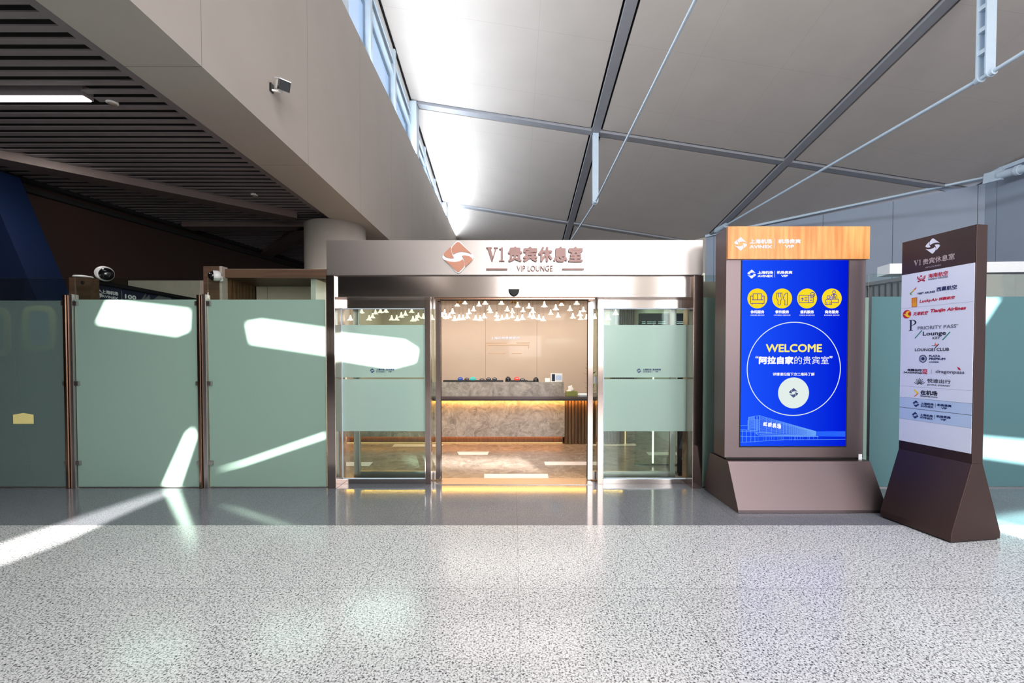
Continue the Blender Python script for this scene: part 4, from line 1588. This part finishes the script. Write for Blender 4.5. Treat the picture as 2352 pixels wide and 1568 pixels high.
mb = MB(); rect(mb, .004, LW - .006, zpt + .002, zT - .004, -.002, .003); mb.build('header_panel', M['bronze_panel'], r)
zb1, zb2, zb3 = A.px(2064, 911)[1], A.px(2064, 934)[1], A.px(2064, 960)[1]
mb = MB(); rect(mb, .004, LW - .006, zb1 + .0015, zpt, -.002, .003); pw = mb.build('white_panel', M['panel_white'], r)
mb = MB(); rect(mb, .004, LW - .006, zb2 + .002, zb1 - .0005, -.002, .003); pb1 = mb.build('blue_panel', M['panel_blue'], r)
mb = MB(); rect(mb, .004, LW - .006, zb3 + .001, zb2 - .002, -.002, .003); pb2 = mb.build('blue_panel', M['panel_blue'], r)
mb = MB(); rect(mb, .004, LW - .006, zpb, zb3 - .0005, -.002, .003); mb.build('white_panel', M['panel_white'], r)
mb = MB()
for v in (746 - 18, 893):
    pass
for zz in (A.px(2200, 692.5)[1] - .012, A.px(2100, 888)[1]):
    rect(mb, .004, LW - .006, zz, zz + .0012, .0012, .0002)
mb.build('panel_joint', M['grey_print'], pw)


def T(mat, items, parent, name='lettering'):
    mb = MB()
    for it in items:
        textpx(mb, A, it[0], it[1], it[2], it[3], it[4], it[5] if len(it) > 5 else .04, .0022, it[6] if len(it) > 6 else 0)
    return mb.build(name, M[mat], parent)


mb = MB(); emblempx(mb, A, 2142.6, 564.7, 17, .0022)
mb.build('emblem', M['panel_white'], r)
mb = MB()
x, y = A.px(2107.5, 603.5); w, h = A.size(2107.5, 603.5, 17, 13)
V1(mb, A, x, y, w, h, .0022, 0)
mb.build('lettering', M['silver_plastic'], r)
T('silver_plastic', [('贵宾休息室', 2155.5, 595, 73, 14, .02), ('VIP LOUNGE', 2143, 611.5, 36, 3.5, .02)], r)
T('crimson', [('海南航空', 2154.8, 630.2, 45, 10.5, .025), ('LuckyAir', 2133.6, 690.5, 42, 9, .04, .25), ('祥鹏航空', 2175, 684.4, 37, 7.5, .04, .2),
              ('天津航空', 2114.6, 719.4, 34, 9, .03, .3), ('Tianjin Airlines', 2176.6, 711.4, 82, 10.5, .05, .2)], pw)
T('grey_print', [('HAINAN AIRLINES', 2154.8, 638.2, 45, 4.2, .03), ('PRIORITY PASS', 2150.8, 751, 88, 8, .02), ('TM', 2198.5, 745.5, 6, 2.2, .02),
                 ('dragonpass', 2181.6, 854.8, 66, 10, .03)], pw)
T('navy_print', [('西藏航空', 2174.6, 661.4, 47, 10.5, .03), ('TIBET AIRLINES', 2127.5, 671.8, 41, 4.6, .05), ('LOUNGE', 2145.4, 831, 22, 3.4, .06),
                 ('PLAZA', 2147, 817.3, 26, 5, .06), ('PREMIUM', 2152.9, 824, 37, 5.4, .06)], pw)
T('ink', [('Lounge', 2146, 766.5, 53, 12.5, .03), ('KEY', 2151.4, 775.7, 18, 5.8, .02), ('LOUNGE', 2123, 803, 43, 6.6, .03), ('CLUB', 2165.9, 802.2, 29, 7.6, .03),
          ('龙腾出行', 2100.7, 849.8, 34, 6, .07), ('DRAGONPASS', 2096.8, 855.6, 42, 4, .07), ('悦途出行', 2156.4, 875, 54, 9.6, .02), ('JOYFUL JOURNEY', 2156.4, 885.2, 54, 4.4, .02),
          ('在机场', 2133.8, 902, 39, 11, .05), ('iskytrip.com', 2133.8, 910.6, 39, 4.6, .04)], pw)
for pnl, dv, du in ((pb1, 0, 0), (pb2, 26.4, -1.8)):
    mb = MB(); emblempx(mb, A, 2104.3 + du, 927 + dv, 7.4, .0022); mb.build('emblem', M['navy_print'], pnl)
    mb = MB()
    for s_, u, v, w, h in (('上海机场', 2129.6, 927.4, 30, 5.6), ('AVINEX', 2129.6, 933.3, 30, 5), ('机场贵宾', 2169, 930.8, 33, 6), ('VIP', 2169, 937.4, 13.5, 4.8)):
        textpx(mb, A, s_, u + du, v + dv, w, h, .06, .0022)
    x, y = A.px(2148.7 + du, 931 + dv); line(mb, A, [(x, y + .018), (x, y - .018)], .0025, .0022)
    mb.build('lettering', M['navy_print'], pnl)


def PX(pts):
    return [A.px(*p) for p in pts]


def Z1_(zx, zy):
    return (2040 + zx / 8.71, 600 + zy / 8.71)


def Z2_(zx, zy):
    return (2040 + zx / 5.6, 770 + zy / 5.6)


# the partners' marks
mb = MB()
line(mb, A, PX([Z1_(*p) for p in ((595, 310), (600, 345), (640, 368), (668, 378), (700, 360), (735, 335), (740, 290))]), .009, .0022)
line(mb, A, PX([Z1_(*p) for p in ((668, 378), (630, 395), (600, 400), (610, 412), (625, 405))]), .007, .0022)
line(mb, A, PX([Z1_(*p) for p in ((668, 378), (700, 385), (730, 375), (728, 395), (705, 392))]), .007, .0022)
line(mb, A, PX([Z1_(*p) for p in ((620, 320), (640, 340), (668, 346), (700, 330), (718, 300))]), .004, .0022)
x, y = A.px(*Z1_(663, 296)); disc(mb, A, x, y, .008, .0022, 16)
mb.build('partner_emblem', M['crimson'], pw)
mb = MB(); fillpoly(mb, A, PX([Z1_(*p) for p in ((478, 600), (520, 560), (572, 510), (560, 550), (520, 590), (480, 625))]), .0022); mb.build('partner_emblem', M['crimson'], pw)
mb = MB(); fillpoly(mb, A, PX([Z1_(*p) for p in ((455, 625), (480, 600), (548, 550), (528, 580), (485, 615), (462, 640))]), .0024); mb.build('partner_emblem', M['yellow_print'], pw)
mb = MB(); fillpoly(mb, A, PX([Z1_(*p) for p in ((440, 640), (462, 622), (520, 590), (500, 612), (465, 632), (470, 660), (488, 672), (462, 672), (442, 655))]), .0026); mb.build('partner_emblem', M['green_print'], pw)
mb = MB(); fillpoly(mb, A, PX([Z1_(*p) for p in ((476, 738), (582, 722), (580, 905), (480, 912))]), .0022); pg = mb.build('partner_emblem', M['amber_print'], pw)
mb = MB()
for i in range(5):
    for j in range(3):
        line(mb, A, PX([Z1_(492 + j * 34, 748 + i * 18 - j * 4), Z1_(506 + j * 34, 746 + i * 18 - j * 4)]), .0028, .0026)
line(mb, A, PX([Z1_(476, 738), Z1_(582, 722), Z1_(580, 905), Z1_(480, 912)]), .003, .0026, True)
mb.build('emblem_detail', M['crimson'], pw)
x, y = A.px(2083.6, 721.5)
w, h = A.size(2083.6, 721.5, 19.4, 19.4)
mb = MB(); fillpoly(mb, A, [(x + w / 2 * c, y + h / 2 * s) for c, s in arc(0, 0, 1, 0, 6.283, 32)[:-1]], .0022); mb.build('partner_emblem', M['crimson'], pw)
mb = MB(); fillpoly(mb, A, [(x + w / 2 * a, y + h / 2 * b) for a, b in ((-.95, .1), (-.6, .1), (-.35, .0), (-.25, .5), (.1, .72), (.5, .72), (.8, .5), (.45, .42), (.25, .2), (.25, -.1), (.45, -.3), (.85, -.45), (.6, -.75), (.1, -.72), (-.2, -.5), (-.5, -.15))], .0024); mb.build('partner_emblem', M['yellow_print'], pw)
mb = MB(); x, y = A.px(2096.8, 746.4); w, h = A.size(2096.8, 746.4, 18, 25); capP(mb, A, x, y, w, h, .0022); mb.build('partner_emblem', M['ink'], pw)
mb = MB()
fillpoly(mb, A, PX([(2101, 776.5), (2103, 777), (2119, 759), (2117, 758)]), .0022)
fillpoly(mb, A, PX([(2164, 780.5), (2166.5, 781), (2183.8, 762.5), (2181.5, 761.5)]), .0022)
mb.build('partner_emblem', M['teal_print'], pw)
mb = MB(); line(mb, A, PX([Z2_(*p) for p in ((602, 200), (600, 175), (615, 150), (655, 112))]), .006, .0022); line(mb, A, PX([Z2_(565, 132), Z2_(605, 132)]), .004, .0022); mb.build('partner_emblem', M['ink'], pw)
mb = MB(); fillpoly(mb, A, PX([Z2_(*p) for p in ((600, 130), (608, 85), (618, 130))]), .0024); fillpoly(mb, A, PX([Z2_(*p) for p in ((615, 130), (640, 100), (625, 135))]), .0024); mb.build('partner_emblem', M['orange_print'], pw)
mb = MB()
for i in range(12):
    a = i * math.pi / 6
    line(mb, A, PX([Z2_(450 + 44 * math.cos(a - .19), 300 + 46 * math.sin(a - .19)), Z2_(450 + 44 * math.cos(a + .19), 300 + 46 * math.sin(a + .19))]), .0065, .0022)
    line(mb, A, PX([Z2_(450 + 31 * math.cos(a - .12), 300 + 32 * math.sin(a - .12)), Z2_(450 + 31 * math.cos(a + .12), 300 + 32 * math.sin(a + .12))]), .004, .0022)
fillpoly(mb, A, PX([Z2_(450 + 22 * math.cos(t * .4), 300 - 22 * math.sin(t * .4)) for t in range(15)]), .0022)
mb.build('partner_emblem', M['navy_print'], pw)
mb = MB(); fillpoly(mb, A, PX([Z2_(*p) for p in ((446, 432), (506, 436), (503, 498), (444, 492))]), .0022); mb.build('partner_emblem', M['crimson'], pw)
mb = MB()
for p in (((455, 445), (495, 448)), ((455, 465), (478, 466)), ((486, 458), (495, 485)), ((455, 482), (478, 484))):
    line(mb, A, PX([Z2_(*p[0]), Z2_(*p[1])]), .003, .0026)
mb.build('emblem_detail', M['panel_white'], pw)
mb = MB(); x, y = A.px(2139.6, 853.4); line(mb, A, [(x, y + .018), (x, y - .018)], .0025, .0022); mb.build('divider', M['grey_print'], pw)
mb = MB(); fillpoly(mb, A, PX([Z2_(*p) for p in ((890, 403), (925, 420), (938, 450), (905, 440))]), .0022); mb.build('partner_emblem', M['crimson'], pw)
mb = MB()
for i in range(9):
    a = math.pi * (.12 + .76 * i / 8)
    ro_, ri = 70 if i % 2 == 0 else 60, 22
    p0 = (405 + ri * math.cos(a), 640 - ri * math.sin(a)); p1 = (405 + ro_ * math.cos(a), 640 - (ro_ + 22) * math.sin(a))
    line(mb, A, PX([Z2_(*p0), Z2_(*p1)]), .0042, .0022)
mb.build('partner_emblem', M['ink'], pw)
mb = MB(); fillpoly(mb, A, PX([Z2_(*p) for p in ((332, 698), (350, 698), (396, 742), (372, 752))]), .0022); mb.build('partner_emblem', M['yellow_print'], pw)
mb = MB(); fillpoly(mb, A, PX([Z2_(*p) for p in ((396, 742), (372, 752), (332, 786), (352, 784))]), .0024); mb.build('partner_emblem', M['orange_print'], pw)

# ================================================================== BEHIND THE RIGHT PANELS
r = thing('slat_screen', 'dark vertical-slat screen standing behind glass by the kiosk', 'screen', (5.3, 6.4, 0))
pa, pb = P(1975, 654, 6.6), P(2075, 636, 6.0)
d = Vector((pb.x - pa.x, pb.y - pa.y, 0)).normalized()
L = (Vector((pb.x, pb.y, 0)) - Vector((pa.x, pa.y, 0))).length + .5
z = (pa.z + pb.z) / 2
a0 = Vector((pa.x, pa.y, 0))
nv = Vector((-d.y, d.x, 0))
MB().beam(a0 + Vector((0, 0, z - .02)), a0 + d * L + Vector((0, 0, z - .02)), .09, .05).build('top_rail', M['slat_grey'], r)
mb = MB(); t = 0
while t < L:
    mb.beam(a0 + d * t, a0 + d * t + Vector((0, 0, z - .046)), .05, .03, nv)
    t += .085
mb.build('slats', M['slat_grey'], r)
MB().prism([a0 + nv * .045, a0 + d * L + nv * .045, a0 + d * L + nv * .06, a0 + nv * .06], (0, 0, z - .05)).build('back_board', M['baffle'], r)
p0, p1 = P(2029, 621, 8.4), P(2560, 613, 7.85)
o = MB().beam(p0, p1, .35, .19).build('cable_trunking', M['white'], None)
tag(o, 'long white box fixed to the blue wall behind the directory pillar', 'trunking')
o = MB().box(P(2180, 640, 6.8).x, P(3000, 640, 6.8).x, 6.8, 6.95, 0, P(2300, 629.5, 6.8).z).build('low_partition', M['stone_beige'], None)
tag(o, 'pale low partition behind the glass at the right edge', 'partition')

# ================================================================== LOUNGE
ZC = 2.70
lw = MB().box(-2.95, 2.80, 9.50, 9.62, 0, ZC)
struct('wall_back', lw, M['lounge_wall'])
lw = MB().box(2.68, 2.80, 6.4, 9.5, 0, ZC).box(2.68, 2.80, 5.2, 6.4, 0, 2.36)
struct('wall_right', lw, M['lounge_side'])
lw = MB().box(-2.95, -2.85, 7.12, 9.5, 0, ZC)
struct('wall_left', lw, M['lounge_wall'])
lc = MB().box(-2.06, 2.06, 5.20, 6.36, ZC, ZC + .05).box(-2.88, 2.66, 6.36, 9.62, ZC, ZC + .05).box(-4.2, -2.88, 6.36, 9.62, ZC, ZC + .05)
struct('ceiling', lc, M['lounge_ceiling'])
lw = MB().box(2.14, 2.80, 5.12, 5.2, 0, 2.36)
struct('wall_front', lw, M['stone_beige'])
dp = MB()
for k in range(12):
    dp.box(2.10 + k * .045, 2.125 + k * .045, 9.44, 9.4985, 0, ZC - .002)
o = dp.build('slatted_cladding', M['slat_grey'])
tag(o, 'grey vertical-slat panel on the lounge back wall', 'wall panel')

# reflected outline and lettering, put onto the back wall as glowing lines and print
A = front(9.497)
r = thing('wall_reflection', 'faint painted reflections of an outline and pale lettering on the lounge back wall', 'painted reflection', P(1168, 800, 9.497))
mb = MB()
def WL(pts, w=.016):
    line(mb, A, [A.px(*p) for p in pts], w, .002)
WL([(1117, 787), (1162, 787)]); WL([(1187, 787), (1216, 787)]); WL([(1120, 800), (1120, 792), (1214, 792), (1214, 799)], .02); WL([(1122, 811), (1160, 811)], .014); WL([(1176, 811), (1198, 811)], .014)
mb.build('reflected_line', M['reflection_faint'], r)
mb = MB(); textpx(mb, A, '上海机场贵宾室', 1156, 776, 58, 7, .02, .002); textpx(mb, A, 'VIP', 1190, 776, 8, 6, .02, .002)
mb.build('lettering', M['panel_white'], r)

# reception desk
YK = 7.30
DX0, DX1, DX2 = -2.84, P(1297, 960, YK).x, 1.87
zc0, zc1 = P(1180, 918.5, 7.18).z, P(1180, 911, 7.18).z
zm0 = P(1180, 1003, YK).z
r = thing('reception_desk', 'long grey marble reception desk with glowing amber light under its counter', 'desk', ((DX0 + DX2) / 2, YK + .3, 0))
MB().box(DX0, DX1, YK, YK + .06, zm0, zc0 - .001).build('marble_front', M['marble'], r)
MB().box(DX0, DX1 - .02, YK + .09, YK + .12, 0.0, zm0 + .05).build('kickboard', M['slat_wood'], r)
MB().box(DX0, DX2, 7.18, 7.95, zc0, zc1, .004).box(DX0, DX2, 7.18, 7.198, zc0 - .012, zc0 + .01).build('counter_top', M['counter'], r)
zl = P(1180, 877, 7.34).z
MB().box(DX0, P(1295, 890, 7.34).x, 7.34, 7.46, zc1, zl).build('raised_ledge', M['marble'], r)
MB().box(DX0, DX2, 7.62, 7.66, 0, zc0).build('back_panel', M['slat_wood'], r)
sl = MB().box(DX1 + .005, DX2, YK + .03, YK + .06, 0.0, zc0 - .001)
k = DX1 + .012
while k < DX2 - .03:
    sl.box(k, k + .035, YK + .0, YK + .031, 0.0, zc0 - .001)
    k += .055
sl.build('slatted_front', M['slat_wood'], r)
MB().box(DX2 - .04, DX2, YK + .06, 7.62, 0, zc0 - .001).build('end_panel', M['slat_wood'], r)
MB().box(DX0, DX2 - .05, 7.240, 7.258, zc0 - .008, zc0 - .0005).build('light_strip', M['led_warm'], r)
MB().box(DX0, DX1 - .03, YK + .062, YK + .085, zm0 + .004, zm0 + .02).build('light_strip', M['led_amber'], r)
MB().box(DX0, DX1 - .03, YK + .078, YK + .088, 0.004, 0.012).build('light_strip', M['led_soft'], r)
MB().box(DX2 + .001, DX2 + .016, YK + .0, YK + .016, 0.0, zc0 - .002).build('corner_light', M['led_soft'], r)

# things along the ledge
YL = 7.38
for (ua, ub, lab) in ((1018, 1156, 'long black tray on the marble ledge holding blue and teal items'), (1160, 1212, 'shorter black tray on the ledge with a bright red item')):
    a, b = P(ua, 873, YL), P(ub, 873, YL)
    t = thing('display_tray', lab, 'tray', ((a.x + b.x) / 2, YL + .02, zl), 'black trays on the marble ledge')
    MB().box(a.x, b.x, YL - .02, YL + .06, zl, zl + .012, .003).build('tray_base', M['tray'], t)
    MB().box(a.x, b.x, YL - .02, YL - .012, zl + .0125, zl + .028, .002).box(a.x, b.x, YL + .052, YL + .06, zl + .0125, zl + .028, .002).build('rim', M['tray'], t)


def clip(u, w, h, mat, lab, ring=True):
    c = P(u, 870, YL - .0)
    z0 = zl + .0125
    W = w * YL / 1000 / 2
    hh = h * YL / 1000 * 1.25
    t = thing('spectacle_case', lab, 'case', (c.x, YL + .02, z0), 'small items on the black trays')
    prof = [(c.x + W * math.cos(q), YL + .0, z0 + hh * .5 + hh * .5 * math.sin(q)) for q in [i * math.pi / 8 for i in range(16)]]
    MB().prism(prof, (0, .045, 0)).build('shell', mat, t, bevel=.006)
    MB().box(c.x - W * .55, c.x + W * .55, YL - .006, YL - .0005, z0 + hh * .55, z0 + hh * .72, .002).build('clasp', M['silver_plastic'], t)


clip(1057, 12, 7.5, M['blue_plastic'], 'small bright blue case on the long black tray')
clip(1072, 11, 6.5, M['brown_plastic'], 'dark brown case between the blue and teal ones')
clip(1086, 14, 7.5, M['teal_plastic'], 'small teal case on the long black tray')
clip(1107, 12, 5, M['brown_plastic'], 'low brown case just past the teal one')
clip(1122, 11, 6.8, M['black_plastic'], 'small black case with silver clasp near the tray middle')
clip(1136, 11, 6.8, M['black_plastic'], 'small black case last on the long black tray')
clip(1187, 12.5, 8, M['red_plastic'], 'bright red case on the shorter black tray')
clip(1200, 13, 5, M['black_plastic'], 'flat black case beside the bright red one')
for u, mat, lab in ((1167, M['black_plastic'], 'black dome-shaped item at the start of the shorter tray'), (1231, M['silver_plastic'], 'silver and black dome at the end of the ledge items')):
    c = P(u, 872, YL)
    z0 = zl + (.0125 if u < 1200 else .001)
    t = thing('desk_scanner', lab, 'scanner', (c.x, YL + .02, z0), 'small items on the black trays')
    MB().lathe((c.x, YL + .02, z0), [(0, 0), (.050, 0), (.050, .014), (.042, .05), (.022, .076), (0, .080)], 24).build('body', M['black_plastic'], t)
    MB().lathe((c.x, YL - .012, z0 + .026), [(.026, 0), (.020, .008), (0, .012)], 20, (0, -1, .25)).build('face', mat, t)
    if u > 1200:
        MB().box(c.x - .15, c.x - .046, YL + .005, YL + .035, z0, z0 + .018, .004).build('handle', M['black_plastic'], t)
c0, c1 = P(1265, 876, YL), P(1291.5, 857, YL)
t = thing('notice_stand', 'white upright notice with a phone picture on the marble ledge', 'notice', ((c0.x + c1.x) / 2, YL, zl))
MB().box(c0.x, c1.x, YL, YL + .012, zl, zl + .145).build('card', M['white'], t)
MB().box(c0.x - .002, c1.x + .002, YL + .012, YL + .06, zl, zl + .008).build('foot', M['white'], t)
MB().box(c0.x + .018, c0.x + .072, YL - .002, YL - .0003, zl + .012, zl + .132).build('phone_print', M['display_dark'], t)
MB().box(c0.x + .085, c1.x - .012, YL - .002, YL - .0003, zl + .03, zl + .11).build('text_block', M['panel_blue'], t)
c0, c1 = P(1252, 876, YL - .01), P(1263, 868, YL - .01)
t = thing('name_card', 'small pinkish card standing next to the white phone notice', 'card', ((c0.x + c1.x) / 2, YL, zl))
MB().prism([(c0.x, YL - .02, zl), (c0.x, YL + .03, zl), (c0.x, YL + .005, zl + .065)], (c1.x - c0.x, 0, 0)).build('card', M['tissue'], t)
A = Art((0, YL - .021, 0), (1, 0, 0), (0, 0, 1))
# tissue box on the counter
c0, c1 = P(1300, 909, 7.28), P(1327, 898, 7.28)
t = thing('tissue_box', 'olive tissue box with a white tissue on the dark counter', 'tissue box', ((c0.x + c1.x) / 2, 7.34, zc1))
MB().box(c0.x, c1.x, 7.28, 7.40, zc1, zc1 + .085, .004).build('box', M['olive_box'], t)
xm = (c0.x + c1.x) / 2
tb = MB()
prof = [(.055, 0), (.060, .02), (.045, .05), (.035, .075), (.012, .09), (0, .092)]
tb.lathe((xm - .01, 7.34, zc1 + .085), prof, 9)
tb.v = [(x + .02 * math.sin(z * 90), y, z) for x, y, z in tb.v]
tb.build('tissue', M['tissue'], t)
c0 = P(1331, 910, 7.3)
t = thing('paper_stack', 'thin stack of pale papers at the end of the counter', 'papers', (c0.x + .12, 7.4, zc1))
for k in range(3):
    MB().box(c0.x + .008 * k, c0.x + .21 + .008 * k, 7.28 + .006 * k, 7.56, zc1 + .009 * k, zc1 + .009 * k + .0085).build('sheet_bundle', M['panel_blue' if k == 0 else 'white'], t)

# leafy plant behind the desk
c = P(1358, 880, 8.7)
t = thing('potted_plant', 'leafy plant peeking out behind the open door stile', 'plant', (c.x, c.y, 0))
MB().lathe((c.x, c.y, 0), [(0, 0), (.12, 0), (.16, .32), (.14, .32), (.13, .29), (0, .29)], 24).build('pot', M['terracotta'], t)
MB().tube((c.x, c.y, .29), (c.x, c.y, 1.30), .012, .006, 8).build('stem', M['leaf'], t)
for k in range(16):
    zz = .75 + k * .036
    an = k * 2.4
    b0 = Vector((c.x, c.y, zz))
    d = Vector((math.cos(an), math.sin(an), .45)).normalized()
    s_ = d.cross(Vector((0, 0, 1))).normalized() * .03
    Lf = .17
    MB().prism([b0, b0 + d * Lf * .5 - s_, b0 + d * Lf, b0 + d * Lf * .5 + s_], (0, 0, .003)).build('leaf', M['leaf'], t)

# glass fin with a light line, hanging display and poster stand seen through the kiosk-side panel
r = thing('glass_fin', 'free-standing glass fin with a bright vertical light line inside the lounge', 'glass screen', (2.0, 5.95, 0))
xa, xm = P(1459, 900, 5.9).x, P(1500, 900, 5.9).x
MB().box(xa, 2.66, 5.90, 5.912, .02, 2.2).build('pane', M['clear'], r)
MB().box(xa, 2.66, 5.89, 5.922, 0, .02).build('floor_channel', M['post_steel'], r)
MB().box(xm - .008, xm + .008, 5.882, 5.8995, .03, P(1500, 746, 5.9).z).build('light_strip', M['led_white'], r)
c0, c1 = P(1467, 760, 6.5), P(1578, 719, 6.5)
r = thing('wall_display', 'dark information display hanging high inside the lounge', 'display', ((c0.x + c1.x) / 2, 6.5, c1.z))
MB().box(c0.x, c1.x, 6.5, 6.55, c0.z, c1.z, .004).build('housing', M['black_plastic'], r)
MB().box(c0.x + .012, c1.x - .012, 6.496, 6.4995, c0.z + .012, c1.z - .02).build('panel', M['display_dark'], r)
MB().box(c1.x - .1, 2.68, 6.515, 6.535, c1.z - .12, c1.z - .06).build('bracket', M['post_steel'], r)
A = front(6.4955)
mb = MB()
for i, u0 in enumerate((1475, 1487, 1499, 1512, 1521, 1555, 1565)):
    for v in (739, 742.5):
        x, y = A.px(u0, v)
        line(mb, A, [(x, y), (x + .045 + .02 * (i % 2), y)], .010, .001)
mb.build('text_rows', M['s_white'], r)
r = thing('poster_stand', 'dark poster stand with a green spot at the edge of the kiosk-side panel', 'poster stand', (2.2, 5.42, 0))
x0, x1 = P(1556, 1000, 5.42).x, 2.40
MB().box(x0, x1, 5.42, 5.44, .03, 1.25, .003).build('board', M['display_dark'], r)
MB().box(x0, x1, 5.38, 5.50, 0.0, .03, .003).build('foot', M['black_plastic'], r)
A = front(5.4195)
mb = MB(); x, y = A.px(1570, 1053); disc(mb, A, x, y, .028, .001, 20); mb.build('green_spot', M['green_print'], r)
mb = MB(); fillpoly(mb, A, [A.px(1560, 1030), A.px(1568, 995), A.px(1574, 995), A.px(1566, 1030)], .001); mb.build('blue_print', M['deep_blue2'], r)

# ceiling spotlights
for u, v, Y, lab in ((1055, 692, 6.6, 'cluster spotlight at the top of the doorway, nearest the sunlit side panel'), (1180, 692, 6.4, 'brass spotlight at the top middle of the doorway'),
                     (1291, 690, 6.6, 'brass spotlight at the top of the doorway on the kiosk side')):
    c = P(u, v, Y)
    t = thing('spotlight', lab, 'spotlight', (c.x, c.y, ZC), 'lounge ceiling spotlights')
    MB().tube((c.x, c.y, c.z + .04), (c.x, c.y, ZC - .0005), .009, n=10).build('stem', M['brass'], t)
    MB().lathe((c.x, c.y, c.z - .03), [(0, .07), (.03, .07), (.042, .05), (.045, .0), (.038, .0), (.036, .02), (0, .02)], 20).build('lamp_head', M['brass'], t)
    MB().lathe((c.x, c.y, c.z - .03), [(0, .012), (.034, .012), (.034, .006), (0, .006)], 20).build('lens', M['lampface'], t)

# flower-shaped pendant lamps
def bell(c, w, h, ph, fl):
    """a bell whose rim flares into petals"""
    mb = MB()
    nn_, prof = 20, [(.10, 1.0), (.16, .97), (.26, .80), (.36, .55), (.52, .30), (.80, .10), (1.0, 0.0)]
    vs = []
    for rr, hh in prof:
        for i in range(nn_):
            q = 2 * math.pi * i / nn_
            k = 1 + (.22 * fl * math.cos(5 * q + ph)) * max(0, (rr - .3))
            dz = .10 * max(0, rr - .5) * math.cos(5 * q + ph)
            vs.append((c.x + rr * k * w * math.cos(q), c.y + rr * k * w * math.sin(q), c.z + (hh + dz) * h))
    fs = []
    for a in range(len(prof) - 1):
        for i in range(nn_):
            j = (i + 1) % nn_
            fs.append((a * nn_ + i, a * nn_ + j, (a + 1) * nn_ + j, (a + 1) * nn_ + i))
    fs.append(tuple(range(nn_)))
    mb.add(vs, fs, True)
    return mb


def zz1(a):
    return [(1000 + x / 13.07, 680 + y / 13.07) for x, y in a]


def zz2(a):
    return [(1180 + x / 12.38, 680 + y / 12.38) for x, y in a]


def zz3(a):
    return [(740 + x / 5.227, 540 + y / 5.227) for x, y in a]


def zz4(a):
    return [(1160 + x / 4.9, 540 + y / 4.9) for x, y in a]


mid1 = zz1([(660, 215), (890, 150), (1310, 215), (1495, 150), (1985, 155), (1150, 360), (515, 430), (280, 460), (200, 540), (320, 580), (420, 560), (580, 640), (715, 620), (830, 620), (960, 570), (1010, 440), (1210, 630), (1345, 640), (1465, 570), (1620, 340), (1650, 410), (1840, 530), (1860, 640), (2000, 620), (2150, 590), (2160, 360), (2310, 420), (2310, 560)])
mid2 = zz2([(110, 230), (435, 260), (870, 215), (265, 370), (1195, 300), (1355, 180), (1790, 150), (1600, 330), (1980, 360), (460, 520), (560, 550), (105, 610), (245, 580), (715, 580), (840, 620), (1260, 520), (1680, 540), (1880, 470), (1900, 590), (2070, 570), (540, 380), (1050, 440)])
left_ = zz3([(340, 985), (475, 900), (565, 985), (605, 960), (640, 915), (700, 895), (765, 890), (835, 985), (895, 985), (950, 950), (1000, 930), (1075, 895), (1090, 995), (1130, 985), (1155, 955), (1215, 965), (1320, 980)])
right_ = zz4([(1245, 860), (1160, 915), (1010, 905)])
groups = ((left_, 'white bell pendant seen through the sunlit side panel of the entrance'), (mid1, 'white bell pendant in the first half of the open doorway'),
          (mid2, 'white bell pendant in the kiosk-side half of the open doorway'), (right_, 'white bell pendant seen past the door stile near the kiosk'))
allp = [(p, lab) for g, lab in groups for p in g]
rnd = random.Random(3)
protos = []
taken = [Vector(o.location) for o in COL.objects if o.name.split('.')[0] == 'spotlight']
for k in range(4):
    t = thing('pendant_lamp', 'x', 'pendant lamp', (0, 6.6, 0), 'bell pendant lamps over the lounge')
    bell(Vector((0, 6.6, -.045)), .043, .082, k * .9, .8 + .2 * k).build('shade', M['shade_glow'], t)
    MB().lathe((0, 6.6, .036), [(0, 0), (.005, 0), (.006, .012), (.003, .018), (0, .018)], 8).build('cap', M['cord'], t)
    protos.append(t)
for k, ((u, v), lab) in enumerate(allp):
    if k < 4:
        t = protos[k]
    else:
        src = protos[rnd.randrange(4)]
        t = src.copy()
        COL.objects.link(t)
        for ch in [c for c in src.children if c.name.split('.')[0] in ('shade', 'cap')]:
            cc = ch.copy()
            COL.objects.link(cc)
            cc.parent = t
            cc.matrix_parent_inverse = ch.matrix_parent_inverse.copy()
    for _try in range(60):
        Y = rnd.uniform(6.2, 7.3)
        c = P(u, v, Y)
        if all((c.x - q.x) ** 2 + (c.y - q.y) ** 2 > .115 ** 2 for q in taken):
            break
    taken.append(c)
    t.location = c
    t['label'] = lab
for t in [o for o in COL.objects if o.name.split('.')[0] == 'pendant_lamp']:
    c = t.location
    MB().tube((c.x, c.y, c.z + .053), (c.x, c.y, ZC - .0005), .0012, n=5, caps=False).build('cable', M['cord'], t)
